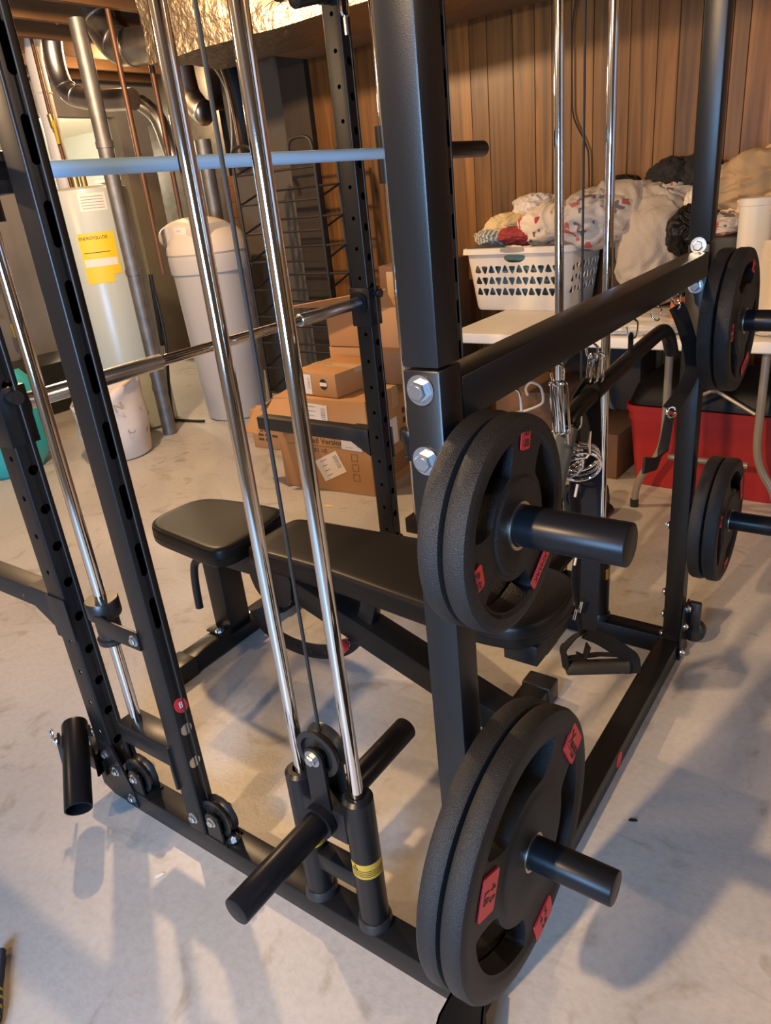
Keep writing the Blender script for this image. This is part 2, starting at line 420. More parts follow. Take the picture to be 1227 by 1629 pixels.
# ------------------------------------------------------------------ the rack
rack = thing('power_rack', 'large black smith machine rack with chrome guide rods and cable pulleys', 'gym machine', (-.5, .639, 0))
ZT = 2.12
def side(mir):
    Y = (lambda y: W2-y) if mir else (lambda y: y)
    def part(mb, name, m, p=rack, **k): return mb.build(name, m, p, mir, **k)
    # base tube on the floor
    b = MB(); b.box(-1.02, -.002, 0, .058, 0, .06, .004); part(b, 'base_tube', 'powder')
    # front upright with its two rows of round holes
    zs = [.131+.0885*k for k in range(22)]
    c = MB()
    for z in zs: c.cyl((-1.0425, -.02, z+.0), (-1.0425, .07, z), .0062, seg=14)
    for z in zs: c.cyl((-1.1, .024, z-.028), (-1.0, .024, z-.028), .0115, seg=18)
    me = boolean(hollow(-1.078, -1.014, 0, .048, .075, ZT), c, ['powder'])
    fu = link('front_upright', mesh_mirror(me) if mir else me, rack)
    # slotted upright
    c = MB()
    for k in range(14):
        z1 = 1.512-.1195*(k-4)
        if z1 < .62: break
        z0 = z1-.07; w = .0085
        pts = [(-.74, .02+w*math.cos(R(a)), (z1-w if a <= 180 else z0+w)+w*math.sin(R(a))) for a in range(0, 360, 20)]
        c.prism(pts, (.06, 0, 0))
    me = boolean(hollow(-.762, -.706, 0, .044, .06, ZT), c, ['powder'])
    su = link('slotted_upright', mesh_mirror(me) if mir else me, rack)
    # rear post with spliced upper section
    b = MB(); b.box(-.05, 0, 0, .05, .03, 1.166, .003); rp = part(b, 'rear_post', 'powder')
    b = MB(); b.box(-.0495, -.0005, .0005, .0495, 1.168, ZT, .003); part(b, 'upper_post', 'powder')
    # loading horns with plates' sleeves
    for z in (.98, .447) if not mir else (.985, .457):
        b = MB(); b.cyl((-.002, .025, z), (.214 if not mir else .225, .025, z), .0252, bev=.002, seg=40); part(b, 'loading_horn', 'blackpaint')
    # bolts
    n = (0, -1, 0)
    bolts([((-.026, W2-.05 if mir else 0, z), n, .0125, .009) for z in ((1.143, 1.056) if not mir else (1.163, 1.071))], rp)
    # smith guide rod, stop collar and lower bracket
    b = MB(); b.cyl((-.912, .03, .26), (-.912, .03, ZT-.05), .0125, seg=32); part(b, 'smith_guide_rod', 'chrome')
    b = MB(); b.lathe([(.0125, 0), (.030, 0), (.031, .012), (.026, .014), (.026, .062), (.034, .066), (.036, .07), (.036, .104), (.034, .107), (.0125, .107)], (-.912, .03, .508), (0, 0, 1), 36)
    sc_ = part(b, 'stop_collar', 'plastic_black')
    b = MB(); b.box(-.90, -.756, -.004, .002, .548, .592, .001); part(b, 'collar_tab', 'powder', sc_)
    b = MB(); b.bolt((-.768, -.004, .572), n, .009, .006); part(b, 'bolt', 'zinc', sc_)
    b = MB(); b.box(-.948, -.758, 0, .06, .232, .288, .003); b.box(-.766, -.756, -.006, .058, .175, .292, .002); lb = part(b, 'rod_bracket', 'powder')
    # pulleys at the foot of the uprights
    def pulley(cx, cz, rr, nm='pulley', cy=.025, ww=.012):
        b = MB(); b.lathe([(0, -ww), (rr*.28, -ww), (rr*.3, -ww*.6), (rr*.72, -ww*.6), (rr*.78, -ww), (rr, -ww), (rr, -ww*.8), (rr*.86, 0), (rr, ww*.8), (rr, ww), (rr*.78, ww), (rr*.72, ww*.6), (rr*.3, ww*.6), (rr*.28, ww), (0, ww)], (cx, cy, cz), (0, 1, 0), 40)
        return part(b, nm, 'plastic_black')
    for cx, cz, xx in ((-.95, .112, 1), (-.672, .118, -1)):
        p = pulley(cx, cz, .047)
        b = MB()
        for y0, y1 in ((.002, .007), (.044, .049)):
            pts = [(cx+.022*math.cos(R(a)), y0, cz+.022*math.sin(R(a))) for a in range(0, 181, 20)]+[(cx-.024, y0, .058), (cx+.024, y0, .058)]
            b.prism(pts, (0, y1-y0, 0))
        b.box(cx-.035, cx+.035, 0, .05, .056, .064, .001)
        part(b, 'pulley_bracket', 'powder', p)
        bolts([((cx, .002, cz), n, .009, .007), ((cx, .049, cz), (0, 1, 0), .009, .007)], p, mir)
    bolts([((x, -.002, z), n, r_, .007) for x, z, r_ in ((-1.018, .107, .009), (-1.045, .15, .009), (-.978, .04, .009))], fu, mir)
    bolts([((-.735, 0, .1), n, .010, .007), ((-.64, .025, .064), (0, 0, 1), .011, .008)], su, mir)
    for z in (.352, .262):
        b = MB(); b.cyl((-.7062, .02, z), (-.7045, .02, z), .014, seg=20); part(b, 'bolt', 'zinc', su)
    b = MB(); b.prism([(-1.10, -.002, .03), (-1.10, -.002, .10), (-1.06, -.002, .185), (-1.01, -.002, .185), (-.965, -.002, .06), (-.965, -.002, .012), (-1.06, -.002, .012)], (0, .006, 0)); part(b, 'gusset_plate', 'powder', fu)
    b = MB(); b.box(-1.09, -1.005, .05, .055, .012, .18, .001); part(b, 'gusset_plate', 'powder', fu)
    # red maker's sticker on the slotted upright
    if not mir:
        b = MB(); pts = [(-.7055, .022+.0165*math.cos(R(a)), .413+.019*math.sin(R(a))-.006*math.cos(R(a))) for a in range(0, 360, 15)]
        b.prism(pts, (.0006, 0, 0)); rs = b.build('label', 'red', su)
        tag(rs, 'torn red round sticker')
        text('B', .02, (-.7047, .022, .414), (0, 1, 0), (0, 0, 1), 'white_ink', su)
    # weight carriage with its two chrome rods
    for x in (-.25, -.382):
        b = MB(); b.cyl((x, .03, .05), (x, .03, ZT-.03), .0123, seg=36); part(b, 'guide_rod', 'chrome')
    b = MB()
    for x in (-.25, -.387):
        b.lathe([(.0135, .30), (.0135, .318), (.022, .318), (.0285, .312), (.0285, .0), (.0135, 0)], (x, .03, .066), (0, 0, 1), 36)
    b.box(-.368, -.268, .006, .054, .272, .345, .003)
    b.box(-.365, -.27, .012, .048, .150, .192, .003)
    car = part(b, 'weight_carriage', 'powder')
    for x in (-.25, -.387):
        b = MB(); b.lathe([(.0135, 0), (.034, 0), (.034, .012), (.03, .02), (.0135, .02)], (x, .03, .06), (0, 0, 1), 32)
        part(b, 'rubber_bumper', 'smoothrubber')
    b = MB(); b.cyl((-.32, -.218, .315), (-.32, .012, .315), .0252, bev=.002, seg=40); b.cyl((-.32, -.012, .315), (-.32, .004, .315), .033, seg=36)
    part(b, 'loading_horn', 'blackpaint', car)
    b = MB(); b.cyl((-.32, .05, .315), (-.32, .282, .315), .0252, bev=.002, seg=40); b.cyl((-.32, .056, .315), (-.32, .072, .315), .033, seg=36)
    part(b, 'loading_horn', 'blackpaint', car)
    b = MB()
    for y0 in (.004, .05):
        pts = [(-.318+.021*math.cos(R(a)), y0, .458+.021*math.sin(R(a))) for a in range(0, 181, 15)]+[(-.341, y0, .335), (-.295, y0, .335)]
        b.prism(pts, (0, .006, 0))
    part(b, 'pulley_bracket', 'powder', car)
    b = MB(); rr = .047; ww = .016
    b.lathe([(0, -ww), (rr*.28, -ww), (rr*.3, -ww*.5), (rr*.72, -ww*.5), (rr*.78, -ww), (rr, -ww), (rr, -ww*.8), (rr*.84, 0), (rr, ww*.8), (rr, ww), (rr*.78, ww), (rr*.72, ww*.5), (rr*.3, ww*.5), (rr*.28, ww), (0, ww)], (-.318, .03, .458), (0, 1, 0), 44)
    part(b, 'pulley', 'plastic_black', car)
    b = MB(); b.bolt((-.318, .004, .458), n, .0115, .009); part(b, 'bolt', 'zinc', car)
    # amber warning labels wrapped round the carriage sleeves
    for x in (-.25, -.387):
        b = MB(); r_ = .0289; ps = []
        for a in range(236, 397, 8): ps.append((x+r_*math.cos(R(a)), .03+r_*math.sin(R(a))))
        lo = b.ring([(*p, .205) for p in ps]); hi = b.ring([(*p, .241) for p in ps]); b.bridge(lo, hi, closed=False)
        lab = part(b, 'label', 'amber', car, smooth=60); tag(lab, 'amber warning label')
        if not mir:
            b = MB()
            for k in range(4):
                z = .211+.0045*k; q = [(x+(r_+.0003)*math.cos(R(a)), .03+(r_+.0003)*math.sin(R(a))) for a in range(246, 389, 8)]
                lo = b.ring([(*p, z) for p in q]); hi = b.ring([(*p, z+.0016) for p in q]); b.bridge(lo, hi, closed=False)
            ca = R(262); c0 = Vector((x+(r_+.0003)*math.cos(ca), .03+(r_+.0003)*math.sin(ca), .233)); tx = Vector((-math.sin(ca), math.cos(ca), 0)); tz = Vector((0, 0, 1))
            b.tube([c0+tx*-.006+tz*-.005, c0+tx*.006+tz*-.005, c0+tz*.006], .0006, 4, closed=True)
            b.tube([c0+tz*.003, c0+tz*-.001], .0006, 4); b.tube([c0+tz*-.0025, c0+tz*-.0032], .0006, 4)
            b.build('lettering', 'ink', lab, smooth=0)
    # steel cables
    b = MB(); b.tube([(-.318-.0, .03, .50), (-.318, .03, ZT-.02)], .0032, 10); part(b, 'cable', 'wire')
    b = MB(); b.tube([(-.6985, .024, .15), (-.6985, .024, ZT-.02)], .0022, 10); part(b, 'cable', 'wire')
    b = MB(); b.tube([(-1.0, .03, .15), (-1.0, .03, ZT-.02)], .0022, 10); part(b, 'cable', 'wire')
    # spotter arm pointing out of the front
    b = MB(); b.box(-1.62, -1.08, 0, .05, .545, .596, .004); b.prism([(-1.08, .002, .6), (-1.08, .002, .50), (-1.16, .002, .545), (-1.16, .002, .6)], (0, .046, 0))
    b.box(-1.083, -1.01, -.004, -.0005, .49, .60, .001); sa = part(b, 'spotter_arm', 'powder2')
    # clamp of the chrome cross bar
    b = MB(); b.box(-1.085, -1.0085, -.006, .056, .955, 1.075, .002)
    b.cyl((-1.05, .05, 1.03), (-1.05, .062, 1.03), .034, seg=32)
    cl = part(b, 'clamp', 'powder')
    b = MB(); b.cyl((-1.013, .022, 1.055), (-.985, .022, 1.055), .011, .014, seg=20); part(b, 'knob', 'plastic_black', cl)
    # smith bar carriage
    b = MB(); b.cyl((-.912, .03, 1.37), (-.912, .03, 1.52), .027, seg=28); b.box(-.905, -.83, .012, .048, 1.41, 1.475, .004); part(b, 'bar_carriage', 'powder')
side(False); side(True)

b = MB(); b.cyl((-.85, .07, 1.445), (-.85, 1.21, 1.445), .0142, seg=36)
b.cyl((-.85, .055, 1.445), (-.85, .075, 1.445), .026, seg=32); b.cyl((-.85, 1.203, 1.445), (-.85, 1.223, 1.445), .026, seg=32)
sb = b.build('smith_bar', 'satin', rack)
for y0, y1 in ((-.44, .052), (1.226, 1.722)):
    b = MB(); b.cyl((-.85, y0, 1.445), (-.85, y1, 1.445), .0245, bev=.002, seg=36); b.build('bar_sleeve', 'blackpaint', sb)
b = MB(); b.cyl((-1.05, .30, 1.03), (-1.05, 1.0, 1.03), .0135, seg=32)
for k in range(9): b.cyl((-1.05, .62+.012*k, 1.03), (-1.05, .626+.012*k, 1.03), .0139, seg=28)
xb = b.build('cross_bar', 'chrome', rack)
for ya, yb_ in ((.062, .42), (.93, 1.216)):
    b = MB(); b.cyl((-1.05, ya, 1.03), (-1.05, yb_, 1.03), .0182, seg=32, bev=.0015); b.build('bar_end', 'zinc', xb)
# rear cross beam, floor beam with splayed foot
b = MB(); b.box(-.05, 0, .0505, 1.2275, 1.092, 1.148, .003); b.build('cross_beam', 'powder', rack)
b = MB(); b.box(-.058, .001, .0585, 1.22, 0, .06, .004)
fb = b.build('floor_beam', 'powder', rack)
b = MB()
b.prism([(-.054, .002, .062), (.004, .002, .062), (.03, -.06, .062), (.05, -.14, .062), (-.03, -.14, .062), (-.052, -.06, .062)], (0, 0, -.006))
b.prism([(.004, .002, .062), (.03, -.06, .062), (.05, -.14, .062), (.05, -.14, 0), (.03, -.06, 0), (.004, .002, 0)], (-.004, 0, 0))
b.prism([(-.054, .002, .062), (-.052, -.06, .062), (-.03, -.14, .062), (-.03, -.14, 0), (-.052, -.06, 0), (-.054, .002, 0)], (.004, 0, 0))
b.build('foot', 'powder', rack)
b = MB(); b.prism([(.003, 1.208, .0), (.003, 1.208, .055), (.003, 1.235, .17), (.003, 1.285, .17), (.003, 1.285, .0)], (.005, 0, 0)); b.build('gusset_plate', 'powder', rack)
bolts([((.008, y, z), (1, 0, 0), .009, .007) for y, z in ((1.222, .022), (1.243, .10), (1.262, .15))]+[((-.052, 1.24, z), (-1, 0, 0), .008, .007) for z in (.06, .13, .205, .42)], rack)
# rubber castor at the far rear corner
b = MB(); b.cyl((.022, 1.283, .06), (.022, 1.312, .06), .035, seg=28, bev=.004); b.box(.006, .04, 1.28, 1.30, .06, .16, .004)
b.build('transport_wheel', 'plastic_black', rack)
b = MB(); pts = [(.0015, .70+.02*math.cos(R(a)), .033+.021*math.sin(R(a))) for a in range(0, 360, 20)]
b.prism(pts, (.0008, 0, 0)); tag(b.build('label', 'red', fb), 'red round sticker')
# landmine sleeve at the near front corner
A = Vector((-1.150, -.003, .205)); D = (Vector((-.978, -.134, .112))-A).normalized(); L = .228
b = MB(); b.lathe([(0, .004), (.027, .004), (.0275, .004), (.0275, L), (.0312, L), (.0315, L-.004), (.0315, .006), (.029, 0), (0, 0)], A, D, 40)
ls = b.build('landmine_sleeve', 'blackpaint', rack)
sx = D.cross(Vector((0, 0, 1))).normalized(); up = sx.cross(D)
b = MB()
for s_ in (-1, 1):
    c0 = A+D*.045+sx*(s_*.034)
    pts = [c0+D*u+up*v for u, v in ((-.02, -.01), (-.02, .016), (.012, .016), (.05, -.03), (.085, -.06), (.06, -.095), (.0, -.07))]
    b.prism(pts, sx*(s_*.005))
b.build('pivot_bracket', 'powder', ls)
bolts([(A+D*.036-sx*.040, -sx, .009, .007), (A+D*.036+sx*.040, sx, .009, .007)], ls)
b = MB(); b.torus(A+D*.02+sx*.052+up*.012, sx, .012, .0018, 20, 6); b.build('pull_ring', 'zinc', ls)
b = MB(); b.box(-1.145, -1.06, -.01, .046, .075, .125, .004); b.build('pivot_block', 'powder', ls)
# top tubes and cable gear above the far front upright
b = MB()
for y0 in (0, W2-.05): b.box(-1.078, 0, y0, y0+.05, ZT, ZT+.06, .004)
for x0 in (-.05, -1.078): b.box(x0, x0+.05, .051, W2-.051, ZT+.0605, ZT+.11, .004)
b.build('top_frame', 'powder', rack)
b = MB(); b.cyl((-1.05, 1.085, 1.832), (-1.05, 1.225, 1.862), .0215, bev=.003, seg=32); b.cyl((-1.05, 1.20, 1.857), (-1.05, 1.222, 1.861), .026, seg=28)
hp = b.build('handle_peg', 'plastic_black', rack)
b = MB(); b.bolt((-1.028, 1.222, 1.858), (1, -.2, .1), .011, .008); b.build('bolt', 'zinc', hp)
b = MB(); rr = .05; ww = .012
b.lathe([(0, -ww), (rr*.3, -ww), (rr*.3, -ww*.5), (rr*.7, -ww*.5), (rr*.78, -ww), (rr, -ww), (rr*.86, 0), (rr, ww), (rr*.78, ww), (rr*.7, ww*.5), (rr*.3, ww*.5), (rr*.3, ww), (0, ww)], (-1.05, 1.0, 1.87), (.3, 1, .1), 36)
hpu = b.build('pulley', 'plastic_black', rack)
b = MB()
for s_ in (-1, 1):
    q = Vector((-1.05, 1.0, 1.87))+Vector((.3, 1, .1)).normalized()*.018*s_
    b.prism([q+Vector((-.045, 0, .04)), q+Vector((.045, 0, .04)), q+Vector((.03, 0, -.05)), q+Vector((-.01, 0, -.06))], Vector((.3, 1, .1)).normalized()*.004)
b.build('pulley_bracket', 'steelring', hpu)
def carabiner(p0, p1, w, r, side_dir, mb):
    """closed steel link from p0 (top) to p1 (bottom)"""
    p0 = Vector(p0); p1 = Vector(p1); d = (p1-p0); L = d.length; d.normalize(); s_ = Vector(side_dir); s_ = (s_-d*s_.dot(d)).normalized()
    pts = []
    for k in range(12): a = R(180-180*k/11); pts.append(p0+d*(w/2)+s_*(math.cos(a)*w/2)-d*(math.sin(a)*w/2))
    for k in range(12): a = R(0-180*k/11); pts.append(p1-d*(w*.38)+s_*(math.cos(a)*w*.38)-d*(math.sin(a)*w*.38))
    mb.tube(pts, r, 10, closed=True); return mb
b = MB(); carabiner((-1.0, 1.235, 1.93), (-1.0, 1.235, 1.80), .03, .0042, (.3, 1, 0), b); b.build('cable_link', 'chrome', rack)
b = MB(); b.cyl((-1.0, 1.235, 1.80), (-1.0, 1.235, 1.755), .006, seg=16); b.build('cable_end', 'zinc', rack)

# ------------------------------------------------------------------ weight plates
def plate_master(Rr, t, opens, hw, kind):
    """a rubber plate with its axis along +x, back face at x = 0; parts: rubber body, steel ring, labels"""
    b = MB()
    prof = [(.0262, 0), (Rr*.80, 0), (Rr*.94, .0008), (Rr*.985, .003), (Rr, .008), (Rr, t-.009), (Rr*.985, t-.003), (Rr*.945, t-.0004), (Rr*.93, t), (Rr*.85, t), (Rr*.82, t-.003), (Rr*.46, t-.003), (Rr*.44, t), (.0262, t), (.0262, 0)]
    b.lathe(prof, (0, 0, 0), (1, 0, 0), 96)
    bmesh.ops.remove_doubles(b.bm, verts=b.bm.verts, dist=1e-5)
    c = MB()
    for a0 in opens:
        poly = [(Rr*.80, a) for a in range(-hw, hw+1, 7)]+[(Rr*.52, a) for a in (hw-8, hw*.5, 0, -hw*.5, 8-hw)]
        pts = [(r*math.cos(R(a0+a)), r*math.sin(R(a0+a))) for r, a in poly]
        for _ in range(3):
            q = []
            for i in range(len(pts)):
                p0 = pts[i]; p1 = pts[(i+1) % len(pts)]
                q += [(.75*p0[0]+.25*p1[0], .75*p0[1]+.25*p1[1]), (.25*p0[0]+.75*p1[0], .25*p0[1]+.75*p1[1])]
            pts = q
        c.prism([(-.02, p[0], p[1]) for p in pts], (t+.04, 0, 0))
    me = boolean(b, c, ['rubber'], .0028)
    root = thing('weight_plate', 'x', 'weight plate')
    link('rubber_body', me, root)
    b = MB(); b.lathe([(.0258, t-.004), (.0300, t-.004), (.0300, t+.0012), (.0258, t+.0012), (.0258, t-.004)], (0, 0, 0), (1, 0, 0), 48); tag(b.build('bore_ring', 'steelring', root), 'pale steel ring')
    # triangular hub outline
    b = MB()
    m3 = [opens[i]+60 for i in range(3)]
    pts = []
    for a in m3:
        for d_ in (-14, 14): pts.append((Rr*.62*math.cos(R(a+d_)), Rr*.62*math.sin(R(a+d_))))
    for _ in range(3):
        q = []
        for i in range(len(pts)):
            p0 = pts[i]; p1 = pts[(i+1) % len(pts)]
            q += [(.8*p0[0]+.2*p1[0], .8*p0[1]+.2*p1[1]), (.2*p0[0]+.8*p1[0], .2*p0[1]+.8*p1[1])]
        pts = q
    def P(a, r): return Vector((t, r*math.cos(R(a)), r*math.sin(R(a))))
    def dirs(a): return Vector((0, math.cos(R(a)), math.sin(R(a)))), Vector((0, -math.sin(R(a)), math.cos(R(a))))
    if kind == 'big':
        for i, (a, r) in enumerate(((30, .174), (157, .147), (-80, .182))):
            er, et = dirs(a)
            if i == 0:
                o = P(a, r)+Vector((-.0025, 0, 0)); l = sticker(o, -et, er, .062, .048, 'red', root, t=.003)
                o = P(a, r)+Vector((.0008, 0, 0)); text('X', .034, o+et*.015+er*.002, -et, er, 'ink', l); text('MARK', .018, o-et*.010-er*.004, -et, er, 'ink', l); text('FITNESS', .0055, o-et*.012-er*.016, -et, er, 'ink', l)
                bb = MB(); bb.prism([o+et*.024-er*.0115, o-et*.024-er*.0115, o-et*.024-er*.0125, o+et*.024-er*.0125], (.0003, 0, 0)); bb.build('lettering', 'ink', l, smooth=0)
            elif i == 1:
                o = P(a, r)+Vector((-.0025, 0, 0)); l = sticker(o, et, -er, .062, .044, 'red', root, t=.003)
                o = P(a, r)+Vector((.0008, 0, 0)); text('4 5', .022, o-er*.009, et, -er, 'ink', l); text('LB', .020, o+er*.010, et, -er, 'ink', l)
            else:
                o = P(a, r)+Vector((-.0025, 0, 0)); l = sticker(o, et, -er, .062, .042, 'red', root, t=.003)
                o = P(a, r)+Vector((.0008, 0, 0))
                text('4 5', .022, o-er*.009, et, -er, 'ink', l); text('LB', .018, o+er*.010, et, -er, 'ink', l)
    else:
        k = Rr/.133
        for i, (a, r) in enumerate(((78, .106*k), (191, .109*k), (-57, .099*k))):
            er, et = dirs(a)
            o = P(a, r)+Vector((-.0006, 0, 0))
            if i == 0:
                l = sticker(o, et, er, .024*k, .030*k, 'red', root, t=.0012); o = o+Vector((.0013, 0, 0)); text('25', .0125*k, o+er*.006*k, -et, er, 'ink', l); text('LB', .0125*k, o-er*.007*k, -et, er, 'ink', l)
            elif i == 1:
                l = sticker(o, er, -et, .028*k, .030*k, 'red', root, t=.0012); o = o+Vector((.0013, 0, 0)); text('25', .0125*k, o+et*.006*k, -er, et, 'ink', l); text('LB', .011*k, o-et*.007*k, -er, et, 'ink', l)
            else:
                l = sticker(o, et, -er, .058*k, .018*k, 'red', root, t=.0012); o = o+Vector((.0013, 0, 0)); text('XMARK', .013*k, o, -et, er, 'ink', l)
    return root
BIG = plate_master(.215, .0355, (100, -20, -140), 43, 'big')
SML = plate_master(.133, .0315, (133, 15, -107), 40, 'small')
MID = plate_master(.168, .0355, (105, -15, -135), 42, 'small')
def hang(master, first, loc, rot, label, group):
    if first: master.location = loc; master.rotation_euler = (R(rot), 0, 0); master['label'] = label; master['group'] = group; return master
    return dup(master, loc, label, group, (R(rot), 0, 0))
hang(BIG, False, (.0190, .025, .4459), 30, 'large black rubber plate nearest the post on the near lower horn', 'plates on the near post')
hang(BIG, True, (.0555, .025, .4459), 0, 'large black rubber plate with red 45 LB label on near lower horn', 'plates on the near post')
hang(SML, False, (.0190, .025, .9789), 30, 'small black rubber plate nearest the post on the near upper horn', 'plates on the near post')
hang(SML, True, (.0515, .025, .9789), 0, 'small black rubber plate with three red labels on outer side of near upper horn', 'plates on the near post')
hang(MID, False, (.0150, 1.253, .9839), 40, 'black rubber plate nearest the far post on the far upper horn', 'plates on the far post')
hang(MID, True, (.0515, 1.253, .9839), -10, 'black rubber plate on the outer side of the far upper horn', 'plates on the far post')
hang(MID, False, (.0280, 1.253, .4559), 170, 'black rubber plate nearest the far post on the far lower horn', 'plates on the far post')
hang(MID, False, (.0645, 1.253, .4559), 80, 'black rubber plate on the outer side of the far lower horn', 'plates on the far post')

# ------------------------------------------------------------------ bench
bench = thing('weight_bench', 'black padded adjustable weight bench with vinyl seat and long back pad inside the rack', 'bench', (-.85, .68, 0))
def offset(poly, d):
    n = len(poly); out = []
    for i in range(n):
        a = Vector(poly[i-1]); b_ = Vector(poly[i]); c = Vector(poly[(i+1) % n])
        t = (c-a).normalized(); out.append((b_.x-t.y*d, b_.y+t.x*d))
    return out
def pad(name, outline, z0, z1):
    """outline counter-clockwise"""
    b = MB(); h = z1-z0
    cx = sum(p[0] for p in outline)/len(outline); cy = sum(p[1] for p in outline)/len(outline)
    rings = [(z0, .010, 0), (z0+.002, .004, 0), (z0+.008, 0, 0), (z0+h*.42, -.001, 0), (z0+h*.45, .0025, 0), (z0+h*.48, -.001, 0), (z1-h*.25, 0, 0), (z1-h*.12, .003, 0), (z1-h*.04, .008, 0), (z1-.0006, .014, 0), (z1, .014, .08), (z1+.0015, .014, .3), (z1+.002, .014, .7)]
    prev = None; first = None
    for z, ins, sh_ in rings:
        cur = b.ring([(p[0]+(cx-p[0])*sh_, p[1]+(cy-p[1])*sh_, z) for p in offset(outline, ins)])
        if prev: b.bridge(prev, cur)
        else: first = cur
        prev = cur
    b.cap(first, True); b.cap(prev)
    o = b.build(name, 'vinyl', bench, smooth=50)
    b = MB()
    for z, ins in ((z0+h*.45, .001), (z1-h*.09, .0045)):
        b.tube([(*p, z) for p in offset(outline, ins)], .0022, 6, closed=True)
    b.build('piping', 'vinyl', o)
    return o
def roundpoly(pts, n=3):
    for _ in range(n):
        q = []
        for i in range(len(pts)):
            p0 = pts[i]; p1 = pts[(i+1) % len(pts)]
            q += [(.78*p0[0]+.22*p1[0], .78*p0[1]+.22*p1[1]), (.22*p0[0]+.78*p1[0], .22*p0[1]+.78*p1[1])]
        pts = q
    return pts
pad('seat', roundpoly([(-1.46, .545), (-1.30, .528), (-1.135, .508), (-1.095, .55), (-1.095, .66), (-1.115, .79), (-1.145, .832), (-1.30, .825), (-1.46, .80), (-1.505, .74), (-1.505, .60)]), .392, .456)
pad('back_pad', roundpoly([(-1.075, .59), (-1.04, .575), (-.80, .578), (-.55, .552), (-.30, .53), (-.19, .545), (-.145, .60), (-.13, .69), (-.145, .78), (-.19, .835), (-.30, .85), (-.60, .85), (-.80, .835), (-1.04, .818), (-1.08, .79)]), .382, .446)
y0, y1 = .625, .715
b = MB(); b.box(-1.345, -1.268, y0, y1, .062, .395, .004); b.build('upright_tube', 'powder', bench)
b = MB(); b.box(-1.268, -1.03, y0+.005, y1-.005, .315, .385, .004); b.build('seat_rail', 'powder', bench)
b = MB(); b.box(-1.345, -1.275, .40, .95, .004, .062, .004)
ft = b.build('front_foot', 'powder', bench)
for ya, yb in ((.388, .47), (.87, .96)):
    b = MB(); b.box(-1.35, -1.27, ya, yb, 0, .066, .005); b.build('foot_cap', 'plastic_black', ft)
b = MB(); b.box(-1.36, -1.255, y0-.03, y1+.03, .0615, .068, .001); b.build('mount_plate', 'powder', ft)
bolts([((-1.308, y0-.016, .068), (0, 0, 1), .011, .009), ((-1.308, y1+.016, .068), (0, 0, 1), .011, .009)], ft)
b = MB(); b.tube(smoothpath([(-1.335, .655, .30), (-1.39, .655, .30), (-1.42, .65, .27), (-1.43, .645, .20), (-1.43, .64, .11)], 6), .0135, 14); b.build('handle', 'smoothrubber', bench)
def beam(p0, p1, w, h, name, m, par):
    p0 = Vector(p0); p1 = Vector(p1); d = (p1-p0).normalized(); s_ = Vector((0, 1, 0)); u = s_.cross(d).normalized()
    b = MB(); L = (p1-p0).length
    mx = Matrix(((*d, 0), (*s_, 0), (*(d.cross(s_)), 0), (0, 0, 0, 1))).transposed(); mx.translation = p0
    b.box(0, L, -w/2, w/2, -h/2, h/2, .004, mx=mx); return b.build(name, m, par)
yc = .67
beam((-1.02, yc, .325), (-.27, yc, .062), .085, .075, 'main_beam', 'powder', bench)
b = MB(); b.box(-.315, -.24, .50, .88, .004, .062, .004); rf = b.build('rear_foot', 'powder', bench)
for ya, yb in ((.49, .55), (.83, .89)):
    b = MB(); b.box(-.32, -.235, ya, yb, 0, .066, .005); b.build('foot_cap', 'plastic_black', rf)
beam((-1.0, yc, .36), (-.155, yc, .352), .07, .05, 'pad_rail', 'powder', bench)
for ya in (.618, .718):
    b = MB(); pts = roundpoly([(-1.13, .385), (-1.0, .385), (-.94, .36), (-.96, .25), (-1.02, .235), (-1.10, .26)], 2)
    b.prism([(x, ya, z) for x, z in pts], (0, .006, 0)); b.build('hinge_plate', 'powder', bench)
b = MB(); pts = []
arc = [(-1.16+.0, .17), (-1.13, .115), (-1.06, .083), (-.97, .077), (-.88, .095), (-.80, .135), (-.745, .19)]
path = smoothpath([(x, .655, z) for x, z in arc], 6)
b.ribbon(path, .045, .008, (0, .15, 1))
ad = b.build('adjuster_arc', 'powder', bench)
b = MB()
for k in range(8, 30, 4):
    p = path[k]; b.cyl((p.x, .648, p.z), (p.x, .6505, p.z), .006, seg=12)
b.build('adjuster_hole', 'ink', ad)
beam((-.73, yc, .20), (-.68, yc, .35), .04, .05, 'adjuster_post', 'powder', bench)
b = MB(); b.cyl((-.775, .60, .172), (-.775, .628, .172), .020, .018, bev=.004, seg=28); tag(b.build('pop_pin_knob', 'red', bench), 'red pin knob')
b = MB(); b.cyl((-.775, .628, .172), (-.775, .66, .172), .009, seg=16); b.torus((-.775, .632, .172), (0, 1, 0), .012, .003, 20, 6); b.build('pop_pin', 'zinc', bench)
b = MB(); b.cyl((-.80, .655, .15), (-.70, .655, .215), .013, seg=18); b.build('pin_barrel', 'plastic_black', bench)
b = MB(); b.box(-.24, -.155, .58, .76, .33, .384, .004); b.build('rail_end', 'powder', bench)

